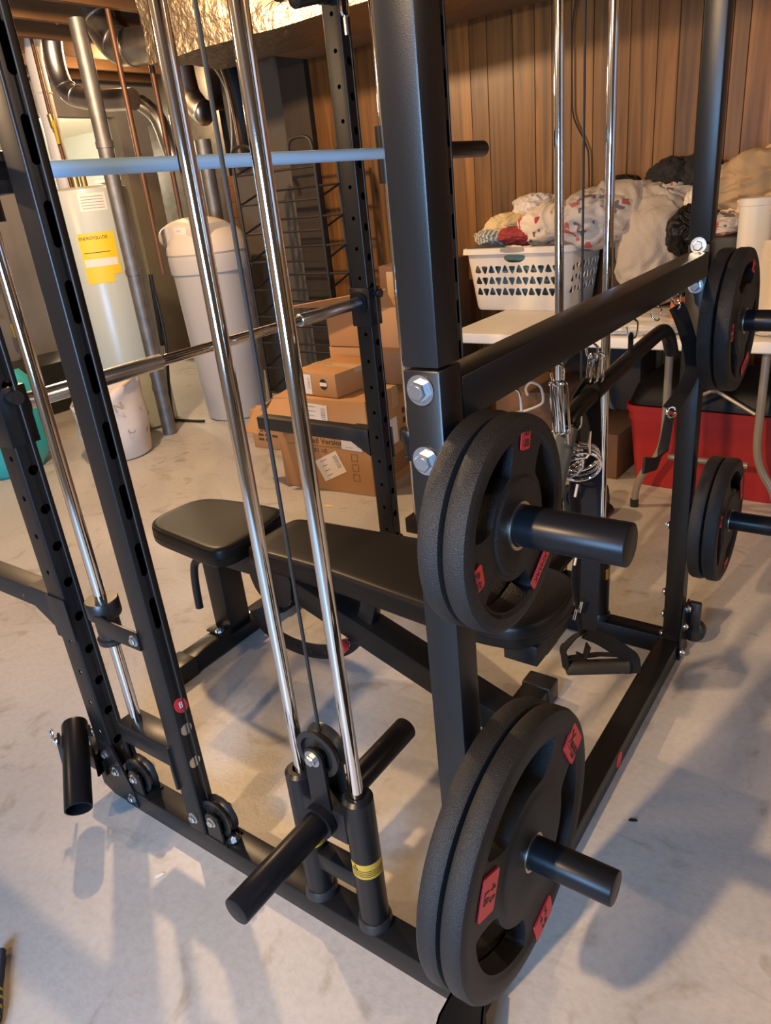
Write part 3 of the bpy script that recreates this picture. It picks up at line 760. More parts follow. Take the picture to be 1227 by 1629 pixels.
# ------------------------------------------------------------------ things hanging from the rear cross beam
def shook(y, drop, label, open_dir=1):
    """a bent steel rod hook over the beam"""
    x = -.025; z0 = 1.092
    pts = [(x-.0272, y, z0+.03), (x-.0275, y, z0+.012), (x-.022, y, z0-.004), (x-.004, y, z0-.008), (x+.010, y+.002*open_dir, z0-.016), (x+.008, y+.01*open_dir, z0-drop+.02), (x+.006, y+.012*open_dir, z0-drop+.006), (x-.001, y+.014*open_dir, z0-drop), (x-.010, y+.014*open_dir, z0-drop+.006), (x-.014, y+.013*open_dir, z0-drop+.022)]
    b = MB(); b.tube(smoothpath(pts, 5), .0021, 8); o = b.build('steel_hook', 'chrome')
    return tag(o, label, 'hook', 'steel hooks over the beam')
HK = [(.232, .075, 'bent steel hook on the beam just above the near upper plate'), (.386, .052, 'bent steel hook on the beam carrying three coil collars'), (.536, .045, 'bent steel hook on the beam carrying the long black strap'),
      (.752, .05, 'bent steel hook on the beam carrying the black pulldown bar'), (.905, .045, 'empty bent steel hook on the beam left of the short strap'), (1.055, .04, 'bent steel hook on the beam carrying the short strap by the far post')]
for y, d, l in HK: shook(y, d, l)
# spring collars: bunch of steel coils hanging from the second hook
def collar(loc, rot, label):
    b = MB(); pts = []
    for k in range(0, 3*28+5): a = math.pi*.46+2*math.pi*k/28; pts.append((.033*math.cos(a), .0056*k/28*2.0-.018, .033*math.sin(a)))
    b.tube(pts, .0027, 8)
    for e_, s_ in ((pts[0], 1), (pts[-1], -1)): b.tube(smoothpath([e_, (e_[0]+.004*s_, e_[1], .045), (.006*s_, e_[1], .07), (.005*s_, e_[1], .098)], 5), .0025, 8)
    mx = Matrix.Translation(loc) @ Matrix.Rotation(R(rot), 4, 'Z') @ Matrix.Rotation(R(28), 4, 'X')
    o = b.build('spring_collar', 'chrome', mx=mx); return tag(o, label, 'spring collar', 'spring collars on one hook')
collar((-.010, .455, .893), 30, 'chrome spring collar hanging second hook, coil at front beside the blue-lit bar grip')
collar((-.036, .440, .899), 24, 'chrome spring collar hanging second hook, coil behind the front one')
# steel carabiners
def biner(p0, p1, w, sd, label):
    b = MB(); carabiner(p0, p1, w, .0021, sd, b); o = b.build('carabiner', 'chrome'); return tag(o, label, 'carabiner', 'carabiners on the beam hooks')
for k in range(3):
    biner((-.026+.006*k, .374+.004*k, 1.055), (-.022+.007*k, .380+.004*k, .968), .014, (.8, .3*k-.3, 0), ['long steel link on the collar hook, nearest the plate', 'long steel link on the collar hook, middle of three', 'long steel link on the collar hook, furthest from the plate'][k])
for k in range(3):
    biner((-.024+.005*k, .538+.005*k, 1.062), (-.028+.007*k, .532+.006*k, 1.012), .020, (.5, .4*k-.5, 0), ['steel ring at top of long black strap, nearest the plate', 'steel ring at top of long black strap, middle of three', 'steel ring at top of long black strap, furthest from plate'][k])
# pulldown bar
lb = thing('pulldown_bar', 'black bent cable pulldown bar with blue-lit grey grip hanging from the rear beam', 'pulldown bar', (-.025, .75, 1.0))
path = smoothpath([(-.025, .425, .962), (-.025, .445, .974), (-.025, .485, .984), (-.025, .56, .990), (-.025, .65, .998), (-.025, .80, 1.009), (-.025, .93, 1.016), (-.025, .975, 1.013), (-.025, 1.005, .998), (-.025, 1.025, .98), (-.025, 1.045, .952)], 6)
b = MB(); b.tube(path, .0155, 20); b.build('bar', 'blackpaint', lb)
b = MB(); b.cyl((-.025, .345, .842), (-.025, .428, .964), .0195, seg=28, bev=.004); tag(b.build('grip', 'bluelit_rubber', lb), 'blue-lit grey rubber grip')
b = MB(); b.prism([(-.028, .742, 1.012), (-.028, .757, 1.012), (-.028, .757, 1.042), (-.028, .742, 1.042)], (.006, 0, 0)); b.torus((-.025, .749, 1.046), (1, 0, 0), .008, .003, 20, 8); b.cyl((-.025, .738, 1.008), (-.025, .738, 1.02), .006, seg=10)
b.build('hanger_eye', 'blackpaint', lb)
# long daisy strap with stirrup handle
st = thing('handle_strap', 'long black webbing strap with steel rings and a stirrup handle hanging down', 'strap', (-.025, .535, 1.0))
vd = (.81, .58, 0)
def L3(pts): return smoothpath(pts, 6)
b = MB()
b.ribbon(L3([(-.025, .535, 1.02), (-.025, .536, .98), (-.02, .534, .86), (-.022, .540, .80), (-.018, .534, .70), (-.02, .536, .60), (-.022, .534, .50)]), .036, .003, (.95, .3, 0))
b.ribbon(L3([(-.03, .535, 1.02), (-.052, .529, .97), (-.046, .532, .87), (-.052, .53, .80), (-.040, .532, .70), (-.046, .53, .62), (-.036, .534, .54), (-.03, .535, .49)]), .03, .003, (.2, .98, 0))
b.build('webbing', 'webbing', st)
b = MB()
for k, z in enumerate((.855, .80, .675, .655, .55, .53)):
    x = -.045 if k % 2 else -.034
    b.cyl((x+.002, .515, z), (x+.008, .512, z+.028), .0032, seg=10)
b.build('steel_ring', 'chrome', st)
hc = Vector((-.012, .575, .398)); hx = Vector((.80, .585, -.06)).normalized()
b = MB()
for off in (-.058, .058): pass
e0 = hc-hx*.068; e1 = hc+hx*.064; top = Vector((-.024, .535, .492))
b.ribbon(L3([top, top.lerp(e0, .35)+Vector((-.01, 0, .012)), top.lerp(e0, .75)+Vector((-.016, 0, .012)), e0+Vector((-.004, 0, .012)), e0+Vector((.0, 0, -.018))]), [.024]*12+[.03]*13, .003, (.6, -.5, .5))
b.ribbon(L3([top+Vector((.004, 0, -.03)), top.lerp(e0, .6)+Vector((.022, 0, -.006)), e0+Vector((.02, .01, .02))]), .018, .003, (.6, -.4, .6))
b.ribbon(L3([top, top.lerp(e1, .35)+Vector((.004, 0, .008)), top.lerp(e1, .75)+Vector((.010, 0, .006)), e1+Vector((.006, 0, .004)), e1+Vector((.010, 0, -.03))]), .034, .003, (.75, .5, .45))
b.ribbon([e0+Vector((.004, 0, .014)), hc+Vector((0, 0, .019)), e1+Vector((-.004, 0, .012))], .026, .003, (.55, -.7, .3))
b.build('stirrup', 'webbing', st)
b = MB(); b.cyl(e0-Vector((0, 0, .012)), e1-Vector((0, 0, .014)), .0165, seg=28, bev=.003); b.build('handle_grip', 'grip', st)
# short ankle strap by the far post
an = thing('ankle_strap', 'short black strap with steel ring hanging next to the far post', 'strap', (-.025, 1.06, 1.0))
b = MB()
VR = Vector((.81, .57, 0)); UP = Vector((0, 0, 1))
pa = L3([(-.025, 1.062, 1.052), (-.018, 1.075, 1.03), (-.010, 1.105, .985), (-.004, 1.14, .93), (-.006, 1.16, .885), (-.01, 1.135, .85), (-.016, 1.09, .828), (-.024, 1.056, .812)])
b.ribbon(pa, .034, .004, [VR]*len(pa))
pa = L3([(-.022, 1.054, .80), (-.024, 1.045, .765), (-.025, 1.032, .73), (-.024, 1.008, .711), (-.022, .965, .708), (-.018, .90, .728), (-.012, .83, .752)])
n_ = len(pa); b.ribbon(pa, [.022+.016*(k/(n_-1))**2 for k in range(n_)], .004, [VR.lerp(UP, min(1, max(0, (k/(n_-1)-.25)*2.4))) for k in range(n_)])
b.build('webbing', 'webbing', an)
b = MB(); b.torus((-.018, 1.05, .807), (.8, -.6, .2), .012, .003, 24, 8); b.build('steel_ring', 'chrome', an)
b = MB(); b.torus((-.022, 1.06, 1.055), (.5, .5, 0), .010, .002, 20, 6); b.build('steel_ring', 'chrome', an)

# ------------------------------------------------------------------ the basement room
b = MB(); b.box(-10.6, 3.6, -3.7, 8.2, -.1, 0); struct(b, 'floor', 'floor')
YW = 3.2
b = MB(); rnd = random.Random(3)
xs = [-2.77]; seams = [-2.62, -2.53, -2.44, -2.30, -2.20, -2.08, -1.95, -1.83, -1.692, -1.591, -1.447, -1.33, -1.24, -1.14, -1.03, -.955, -.857, -.734, -.64, -.545, -.42, -.353, -.20, -.06, .08, .17, .30, .42, .58, .7, .82, .98, 1.1, 1.25, 1.4, 1.6, 1.75, 1.9, 2.1, 2.3, 2.5, 2.7, 2.9, 3.1, 3.3, 3.48]
lay = b.bm.loops.layers.color.new('tint')
for i in range(len(seams)):
    x0 = xs[-1]; x1 = seams[i]; xs.append(x1); t = rnd.random()
    prof = [(x0, YW+.005), (x0+.0025, YW), (x1-.0025, YW), (x1, YW+.005)]
    lo = b.ring([(x, y, 0) for x, y in prof]); hi = b.ring([(x, y, 2.5) for x, y in prof])
    n0 = len(b.bm.faces); b.bridge(lo, hi, closed=False)
    b.bm.faces.ensure_lookup_table()
    for f in b.bm.faces[n0:]:
        for l in f.loops: l[lay] = (t, rnd.random()*0+t*.7, 1-t, 1)
o = struct(b, 'wall_back', 'wood')
b = MB(); b.box(-2.98, -2.771, 3.16, 3.3, 0, 2.5); struct(b, 'trim_1', 'darkwood')
b = MB(); b.box(-3.62, -2.981, 3.3, 3.4, 0, 2.5); struct(b, 'wall_utility', 'greyboard')
b = MB(); b.box(-5.8, 3.6, 6.6, 6.7, 0, 2.5); struct(b, 'wall_far', 'concrete_wall')
b = MB(); b.box(-5.82, -5.7, -3.6, 2.9, 0, 2.5); b.box(-5.82, -5.7, 4.0, 6.6, 0, 2.5); b.box(-5.82, -5.7, 2.9, 4.0, 2.16, 2.5); struct(b, 'wall_left', 'concrete_wall')
b = MB(); b.box(3.5, 3.6, -3.6, 6.6, 0, 2.5); struct(b, 'wall_right', 'concrete_wall')
b = MB(); b.box(-5.8, 3.6, -2.6, -2.5, 0, .7); b.box(-5.8, -.35, -2.6, -2.5, .7, 2.62); b.box(.8, 3.6, -2.6, -2.5, .7, 2.62); b.box(-.35, .8, -2.6, -2.5, 1.55, 2.62); struct(b, 'wall_front', 'concrete_wall')
b = MB(); b.box(-5.8, 3.6, -3.7, 6.7, 2.62, 2.7); struct(b, 'ceiling', 'subfloor')
for k in range(23):
    x = -5.5+.4*k
    b = MB(); b.box(x, x+.042, -3.6, 6.6, 2.40, 2.62); struct(b, 'trim_%d' % (k+2), 'joist')
# lit room beyond the opening
b = MB(); b.box(-10.5, -5.83, 6.7, 6.8, 0, 2.5); struct(b, 'wall_beyond', 'roomwall')
b = MB(); b.box(-10.6, -10.5, .5, 6.8, 0, 2.5); struct(b, 'wall_beyond_left', 'roomwall')
b = MB(); b.box(-10.5, -5.83, .4, .5, 0, 2.5); struct(b, 'wall_beyond_front', 'roomwall')
b = MB(); b.box(-10.5, -5.83, .5, 6.8, 2.5, 2.6); struct(b, 'ceiling_beyond', 'roomceil')
b = MB(); b.box(-2.77, 3.5, 2.86, 3.195, 2.09, 2.62); struct(b, 'trim_30', 'beam')
b = MB(); b.box(-4.35, -3.7, 3.85, 4.3, 0, 1.56); struct(b, 'chimney_wall', 'brick')

# ducts, pipes and appliances of the utility corner
def obj1(mb, name, m, label, cat, group=None, **k): return tag(mb.build(name, m, **k), label, cat, group)
b = MB(); tmp = bmesh.new(); bmesh.ops.create_cube(tmp, size=1); bmesh.ops.subdivide_edges(tmp, edges=tmp.edges, cuts=20, use_grid_fill=True)
tmp.transform(Matrix.Translation((-1.9, 2.56, 2.35)) @ Matrix.Diagonal((2.4, .52, .56, 1)))
for v in tmp.verts:
    d = noise.noise(v.co*5)*.022+noise.noise(v.co*14)*.008
    v.co += Vector((0, d, d*.6))
b.merge(tmp); obj1(b, 'supply_duct', 'foil', 'long air duct wrapped in shiny foil under the ceiling joists', 'duct')
b = MB(); b.tube(smoothpath([(-3.92, 2.6, 2.62), (-3.86, 2.6, 2.48), (-3.76, 2.6, 2.32), (-3.68, 2.6, 2.26), (-3.58, 2.6, 2.245), (-3.40, 2.6, 2.235), (-3.14, 2.6, 2.235)], 6), .095, 28)
for p, d in (((-3.82, 2.6, 2.42), (-.5, 0, .8)), ((-3.71, 2.6, 2.285), (-.8, 0, .5)), ((-3.58, 2.6, 2.245), (-1, 0, .05))): b.torus(p, d, .0955, .006, 32, 8)
obj1(b, 'round_duct', 'galv', 'bright round sheet metal duct elbow bending below the joists', 'duct')
b = MB(); b.tube(smoothpath([(-4.25, 2.62, 2.6), (-4.36, 2.62, 2.42), (-4.38, 2.62, 2.24), (-4.32, 2.62, 2.12), (-4.2, 2.62, 2.07), (-4.0, 2.62, 2.03), (-3.72, 2.64, 2.0)], 6), .062, 24)
for p, d in (((-4.34, 2.62, 2.15), (-.5, 0, 1)), ((-4.24, 2.62, 2.085), (-1, 0, .5))): b.torus(p, d, .0625, .004, 28, 8)
obj1(b, 'vent_pipe', 'galv', 'dull grey sheet metal vent pipe turning right above the water heater', 'pipe')
b = MB(); b.cyl((-4.60, 2.62, .2), (-4.60, 2.62, 2.35), .055, seg=28); b.torus((-4.60, 2.62, 2.15), (0, 0, 1), .056, .006, 28, 8); b.tube([(-4.60, 2.62, 2.35), (-4.56, 2.62, 2.45), (-4.42, 2.62, 2.6)], .055, 20)
obj1(b, 'flue_pipe', 'white_pvc', 'white upright pipe beside the slotted black upright', 'pipe')
gp = thing('gas_pipe', 'thin copper pipe with yellow handled valve beside the white pipe', 'pipe', (-4.45, 2.55, 1.5))
b = MB(); b.tube([(-4.47, 2.55, 2.62), (-4.475, 2.55, 2.0), (-4.46, 2.55, 1.94), (-4.42, 2.55, 1.4)], .0125, 12); b.build('pipe', 'copper', gp)
b = MB(); b.cyl((-4.475, 2.55, 2.01), (-4.465, 2.55, 1.93), .022, seg=14); b.build('valve_body', 'brass', gp)
b = MB(); b.box(-4.43, -4.415, 2.52, 2.535, 1.83, 1.97, .003); b.build('valve_handle', 'yellow', gp)
gm = thing('gas_valve', 'dark standing pipe with yellow valve against the grey left wall', 'pipe', (-5.5, 2.4, .6))
b = MB(); b.cyl((-5.5, 2.45, .0), (-5.5, 2.45, 1.6), .016, seg=12); b.cyl((-5.5, 2.45, .42), (-5.5, 2.45, .47), .034, seg=12); b.cyl((-5.5, 2.45, .34), (-5.5, 2.45, .37), .03, seg=12); b.cyl((-5.5, 2.45, .66), (-5.5, 2.45, .70), .03, seg=12); b.build('pipe', 'tubegrey', gm)
b = MB(); b.box(-5.49, -5.45, 2.40, 2.44, .55, .66, .006); b.build('valve_handle', 'yellow', gm)
b = MB(); b.ball((-5.55, 2.36, .98), .06, .09, .05); b.tube(smoothpath([(-5.55, 2.3, 1.0), (-5.55, 2.28, .8), (-5.55, 2.34, .7)], 5), .02, 10); gr = b.build('regulator', 'plastic_black', gm)
b = MB(); b.ball((-5.50, 2.31, .86), .018); b.build('regulator_cap', 'red', gr)
b = MB(); b.box(-5.46, -4.95, 1.9, 2.7, 0, .38, .01); obj1(b, 'travel_trunk', 'plastic_black', 'black trunk on the floor against the grey left wall', 'trunk')
# stacks by the softener
b = MB(); b.cyl((-3.55, 2.24, 0), (-3.55, 2.24, 2.35), .045, seg=28)
for z in (.30, 1.02, 1.72): b.cyl((-3.55, 2.24, z), (-3.55, 2.24, z+.035), .050, seg=28)
obj1(b, 'drain_stack', 'galvdark', 'dark grey upright drain pipe between water heater and softener', 'pipe')
b = MB(); b.cyl((-3.50, 2.42, 1.0), (-3.50, 2.42, 2.45), .016, seg=14); obj1(b, 'water_pipe', 'copper', 'copper pipe just right of the dark drain pipe', 'pipe', 'copper water pipes')
b = MB(); b.cyl((-3.62, 2.75, .6), (-3.62, 2.75, 2.45), .016, seg=14); obj1(b, 'water_pipe', 'copper', 'second copper pipe behind the dark drain pipe', 'pipe', 'copper water pipes')
b = MB(); b.cyl((-3.62, 3.05, .9), (-3.62, 3.05, 1.70), .05, seg=20); b.cyl((-3.62, 3.05, 1.64), (-3.62, 3.05, 1.76), .054, seg=20); obj1(b, 'drain_pipe', 'galvdark', 'short grey pipe rising behind the softener lid', 'pipe')
b = MB(); b.tube(smoothpath([(-4.10, 3.6, 1.98), (-4.16, 3.6, 2.0), (-4.22, 3.6, 2.06), (-4.28, 3.6, 2.18), (-4.3, 3.6, 2.62)], 6), [.04, .06, .075, .085, .09, .09]+[.085]*19, 20); obj1(b, 'duct_boot', 'galv', 'rounded sheet metal duct boot seen between the chrome rods', 'duct')
b = MB(); b.tube(smoothpath([(-3.9, 3.2, 2.6), (-3.78, 3.2, 2.40), (-3.55, 3.2, 2.26), (-3.42, 3.22, 2.05), (-3.42, 3.22, 1.8), (-3.50, 3.24, 1.60)], 8), .065, 20); obj1(b, 'flexible_hose', 'flex', 'thick dark flexible hose curving down past the chrome rods', 'hose')
b = MB(); b.tube(smoothpath([(-3.8, 3.1, 2.5), (-3.5, 3.1, 2.3), (-3.36, 3.1, 2.05), (-3.34, 3.1, 1.62)], 8), .011, 10); obj1(b, 'tubing', 'copper', 'thin copper line curving along the dark hose', 'pipe')
b = MB(); b.tube(smoothpath([(-3.85, 2.8, 2.0), (-3.72, 2.8, 1.9), (-3.66, 2.8, 1.72), (-3.62, 2.8, 1.60)], 6), .05, 18); obj1(b, 'small_duct', 'galv', 'small corrugated duct elbow right of the drain pipe', 'duct')
fz = thing('furnace', 'grey sheet metal furnace cabinet behind the pipes', 'furnace', (-4.7, 4.2, 0))
b = MB(); b.box(-5.3, -4.4, 4.0, 4.7, 0, 2.05, .01); b.build('cabinet', 'galvdark', fz)
b = MB(); b.box(-5.2, -4.5, 4.05, 4.6, 2.05, 2.5, .01); b.build('plenum', 'galv', fz)
b = MB(); b.box(-5.25, -4.45, 3.985, 3.999, .5, 1.2, .004); b.build('access_panel', 'greyboard', fz)
# water heater
hc_ = Vector((-3.98, 2.33, 0))
wh = thing('water_heater', 'pale grey green water heater tank with yellow energy label', 'water heater', hc_)
b = MB(); b.lathe([(0, .0), (.235, 0), (.235, .02), (.262, .022), (.262, 1.50), (.255, 1.525), (.22, 1.54), (0, 1.545)], hc_, (0, 0, 1), 56); b.build('tank', 'heater', wh)
def wrap(par, name, m, a0, a1, z0, z1, r, c=hc_):
    b = MB(); ps = [(c.x+r*math.cos(R(a)), c.y+r*math.sin(R(a))) for a in [a0+(a1-a0)*k/10 for k in range(11)]]
    lo = b.ring([(*p, z0) for p in ps]); hi = b.ring([(*p, z1) for p in ps]); b.bridge(lo, hi, closed=False); return b.build(name, m, par)
el = wrap(wh, 'label', 'yellow', -58, -10, 1.03, 1.28, .2632); tag(el, 'yellow energy label')
wrap(el, 'label_panel', 'paper', -56, -13, 1.085, 1.13, .2638); wrap(wh, 'label', 'yellow', -58, -22, .985, 1.03, .2632)
wrap(el, 'lettering', 'ink', -54, -20, 1.165, 1.169, .2638)
for k, ch in enumerate('ENERGYGUIDE'):
    a = R(-57+38*(k+.5)/11); text(ch, .026, hc_+Vector((math.cos(a)*.2638, math.sin(a)*.2638, 1.25)), (-math.sin(a), math.cos(a), 0), (0, 0, 1), 'ink', el)
wl = wrap(wh, 'label', 'paper', -45, -10, 1.40, 1.50, .2632); tag(wl, 'white paper notice')
for k in range(5): wrap(wl, 'lettering', 'paper_ink', -42, -13, 1.415+.016*k, 1.419+.016*k, .2638)
b = MB(); b.cyl(hc_+Vector((.08, -.1, 1.54)), hc_+Vector((.08, -.1, 1.64)), .02, seg=14); b.build('pipe_stub', 'brass', wh)
b = MB(); b.cyl(hc_+Vector((-.1, .08, 1.54)), hc_+Vector((-.1, .08, 1.64)), .02, seg=14); b.build('pipe_stub', 'brass', wh)
# softener
sc0 = Vector((-3.43, 2.76, 0))
so = thing('water_softener', 'grey plastic water softener tank with rounded beige lid', 'water softener', sc0)
b = MB(); b.lathe([(0, 0), (.19, 0), (.205, .012), (.225, .30), (.25, .96), (.252, .97), (.262, .975), (.266, 1.07), (.262, 1.085), (0, 1.085)], sc0, (0, 0, 1), 48); b.build('tank', 'softener', so)
def lidfn(p): return Vector((p.x, p.y, max(p.z, -.1)))
b = MB(); b.lathe([(.262, 0), (.268, .01), (.262, .05), (.24, .10), (.21, .135), (.19, .145), (0, .15)], sc0+Vector((0, 0, 1.086)), (0, 0, 1), 48); lid = b.build('lid', 'lid', so)
b = MB(); b.ball((0, 0, 0), 1, fn=lambda p: Vector((max(-1, min(1, p.x*1.35)), max(-1, min(1, p.y*1.35)), p.z)), mx=Matrix.Translation(sc0+Vector((-.02, -.06, 1.2))) @ Matrix.Diagonal((.21, .15, .11, 1))); cp = b.build('valve_cover', 'lid', so)
b = MB(); b.box(-3.47, -3.36, 2.545, 2.549, 1.205, 1.255, .0005); dp = b.build('control_panel', 'paper', cp)
text('NEW', .018, (-3.43, 2.5448, 1.235), (1, 0, 0), (0, 0, 1), 'paper_ink', dp)
b = MB(); b.cyl((-3.64, 2.40, .55), (-3.63, 2.42, 1.0), .014, seg=12); b.tube(smoothpath([(-3.63, 2.42, .98), (-3.62, 2.42, .6), (-3.66, 2.40, .3), (-3.72, 2.42, .05), (-3.7, 2.46, .012), (-3.5, 2.5, .012)], 6), .010, 10); obj1(b, 'drain_hose', 'wire', 'dark drain hose running down beside the softener to floor', 'hose')

# clothes hamper and teal tote
hm = thing('clothes_hamper', 'slouching white cloth hamper printed with grey letters in front of the heater', 'hamper', (-3.52, 1.83, 0))
b = MB(); prof = [(0, .004), (.165, 0), (.185, .012), (.195, .1), (.215, .2), (.195, .29), (.205, .38), (.212, .43), (.206, .435), (.198, .38), (.188, .29), (.2, .2), (.18, .1), (.17, .02), (0, .014)]
b.lathe(prof, (-3.52, 1.83, 0), (0, 0, 1), 48)
for v in b.bm.verts:
    n_ = noise.noise(Vector((v.co.x*9, v.co.y*9, v.co.z*6)))*.028*min(1, v.co.z*5); d = Vector((v.co.x+3.52, v.co.y-1.83, 0))
    if d.length > .05: v.co += d.normalized()*n_
    v.co.z += .06*(v.co.y-1.83)/.2*max(0, v.co.z/.43)+.03*(v.co.x+3.52)/.2*max(0, v.co.z/.43)
b.build('basket_wall', 'cloth_white', hm, smooth=80)
b = MB(); b.torus((-3.52, 1.83, .43), (-.16, -.3, 1), .206, .012, 40, 8); b.build('rim', 'cream', hm)
b = MB(); b.ball((-3.53, 1.84, .30), .17, .17, .07, fn=lambda p: p*(1+.25*noise.noise(p*2.4))); b.build('lining', 'offwhite', hm)
for k, ch in enumerate('NCMANSWGNC'):
    a = R(-125+26*(k % 5)+(k//5)*11); z = .32-.13*(k//5)+.02*((k*7) % 3)
    text(ch, .07, (-3.52+.222*math.cos(a), 1.83+.222*math.sin(a), z), (-math.sin(a), math.cos(a), .25), (0, 0, 1), 'grey_plastic', hm)
b = MB(); b.ball((0, 0, 0), 1, fn=lambda p: Vector((max(-.75, min(.75, p.x)), max(-.75, min(.75, p.y)), max(-.8, min(.8, p.z))))*(1+.10*noise.noise(p*2.1)), mx=Matrix.Translation((-3.97, 1.40, .288)) @ Matrix.Rotation(R(30), 4, 'Z') @ Matrix.Diagonal((.24, .30, .36, 1)))
obj1(b, 'plastic_tote', 'teal', 'teal plastic tote on the floor behind the front upright', 'tote', smooth=60)

# things in the lit room beyond the opening
cs = thing('couch', 'brown upholstered couch in the bright room beyond the opening', 'couch', (-8.8, 6.1, 0))
b = MB(); b.box(-9.9, -8.2, 5.75, 6.45, .06, .42, .05, 3); b.build('seat_base', 'couch', cs)
b = MB(); b.box(-9.9, -8.2, 6.3, 6.6, .3, .88, .08, 3); b.build('backrest', 'couch', cs)
for x in (-9.95, -8.42):
    b = MB(); b.box(x, x+.25, 5.7, 6.5, .0, .66, .06, 3); b.build('armrest', 'couch', cs)
b = MB(); b.box(-9.2, -8.75, 5.38, 5.68, .0, .48, .1, 3); obj1(b, 'cushion', 'cream', 'tan cushion leaning against the front of the couch', 'cushion')
sh = thing('wall_shelf', 'white shelves with odds and ends in the bright room', 'shelf', (-8.85, 6.5, 1.2))
for z in (.90, 1.18, 1.5, 1.80):
    b = MB(); b.box(-9.35, -8.35, 6.2, 6.69, z, z+.03, .002); b.build('shelf_board', 'shelfwhite', sh)
for x in (-9.3, -8.9, -8.5):
    b = MB(); b.box(x, x+.03, 6.25, 6.69, .93, 1.8, .002); b.build('divider', 'shelfwhite', sh)
b = MB(); b.box(-8.86, -8.68, 6.3, 6.5, 1.211, 1.44, .01); obj1(b, 'storage_box', 'blueglow', 'blue box on the middle white shelf', 'box')
for k in range(6):
    b = MB(); x = -9.2+.15*k; b.box(x, x+.08+.03*(k % 2), 6.25, 6.4, .931, 1.0+.04*((k*5) % 3), .006); obj1(b, 'small_box', ['offwhite', 'tan', 'shelfwhite'][k % 3], 'small pale item on the lowest white shelf', 'box', 'odds and ends on the lowest shelf')
for k in range(2):
    b = MB(); x = -9.25+.55*k; b.box(x, x+.14, 6.25, 6.4, 1.531, 1.6, .006); obj1(b, 'small_box', ['joist', 'yellow'][k], ['brown item on the top white shelf', 'bright yellow item on the top white shelf'][k], 'box')

# ------------------------------------------------------------------ black wire rack
wr = thing('wire_rack', 'tall black wire shelf rack with slanted rods standing behind the cardboard boxes', 'rack', (-2.75, 2.85, 0))
xl, xr, yf, yb = -3.06, -2.43, 2.74, 2.94
for x in (xl, xr):
    for y in (yf, yb):
        b = MB(); b.cyl((x, y, 0), (x, y, 1.585), .0095, seg=12); b.build('post', 'wire', wr)
b = MB(); b.tube(smoothpath([(xr, yf, 1.58), (xr-.01, yf, 1.63), (xr-.05, yf, 1.655), (xr-.13, yf, 1.655), (xr-.17, yf, 1.63), (xr-.18, yf, 1.58)], 5), .0095, 10); b.build('top_loop', 'wire', wr)
b = MB(); b.tube(smoothpath([(xl, yf, 1.58), (xl+.01, yf, 1.63), (xl+.05, yf, 1.655), (xl+.13, yf, 1.655), (xl+.17, yf, 1.63), (xl+.18, yf, 1.58)], 5), .0095, 10); b.build('top_loop', 'wire', wr)
for k in range(9):
    z = 1.53-.165*k
    b = MB()
    for y, dz in ((yf, -.025), (yb, .04)): b.cyl((xl, y, z+dz), (xr, y, z+dz), .0068, seg=10)
    for x in (xl, xr): b.cyl((x, yf, z-.025), (x, yb, z+.04), .0068, seg=10)
    b.build('shelf_rods', 'wire', wr)

# ------------------------------------------------------------------ cardboard boxes
def carton(o, ang, w, d, h, label, m='cardboard', open_flaps=None, tape=True):
    """o: front left bottom corner; front edge runs along u, depth along v"""
    o = Vector(o); a = R(ang); u = Vector((math.cos(a), math.sin(a), 0)); v = Vector((-math.sin(a), math.cos(a), 0)); k = Vector((0, 0, 1))
    root = thing('cardboard_box', label, 'box', o)
    mx = Matrix(((*u, 0), (*v, 0), (*k, 0), (0, 0, 0, 1))).transposed(); mx.translation = o
    b = MB(); b.box(0, w, 0, d, 0, h, .006, 2, mx=mx); b.build('body', m, root)
    P = lambda x, y, z: o+u*x+v*y+k*z
    if tape:
        b = MB(); b.box(-.0008, w+.0008, d/2-.028, d/2+.028, h*.78, h+.0008, .0003, 1, mx=mx); b.build('tape', 'tape', root)
    for fl in open_flaps or []:
        b = MB(); b.prism([P(*p) for p in fl[0]], fl[1]); b.build('flap', m, root)
    return root, P, u, v
def lab(root, P, u, x, z, w, h, m='paper', rot=0, y=0, lines=4, k=Vector((0, 0, 1)), nm='label'):
    c = P(x, y, z); xd = u*math.cos(R(rot))+k*math.sin(R(rot)); yd = k*math.cos(R(rot))-u*math.sin(R(rot)); n = xd.cross(yd)
    l = sticker(c, xd, yd, w, h, m, root, nm, t=.001, rnd=.002)
    b = MB(); rnd = random.Random(int(x*1000+z*77))
    c2 = c+n*.0012
    for i in range(lines):
        yy = h*(.34-.68*i/max(1, lines-1)); ww = w*(.18+.22*rnd.random())
        p = c2+yd*yy-xd*w*.30; b.prism([p, p+xd*ww, p+xd*ww+yd*h*.035, p+yd*h*.035], n*.0003)
    for i in range(7):
        yy = h*(.30-.085*i); p = c2+yd*yy+xd*w*.26; t = h*(.02+.03*rnd.random()); b.prism([p, p+xd*w*.17, p+xd*w*.17+yd*t, p+yd*t], n*.0003)
    b.build('lettering', 'paper_ink', l, smooth=0)
    return l
K3 = Vector((0, 0, 1))
root, P, u, v = carton((-2.127, 1.830, 0), 5, .54, .55, .475, 'large cardboard box with text and tilted paper label at the bottom of the stack', open_flaps=None)
b = MB(); b.prism([P(-.002, .0, .46), P(-.002, .30, .46), P(-.14, .30, .42), P(-.14, .0, .36)], K3*.005); b.prism([P(0, -.002, .455), P(.16, -.002, .47), P(.16, -.09, .38), P(-.03, -.12, .33)], K3*.005)
b.prism([P(-.13, .02, .41), P(-.02, .02, .42), P(-.05, -.09, .30), P(-.2, -.02, .28)], K3*.005)
b.build('flap', 'cardboard', root)
lab(root, P, u, .245, .40, .155, .10, rot=-4, y=-.001)
lab(root, P, u, .30, .135, .15, .115, rot=26, y=-.001)
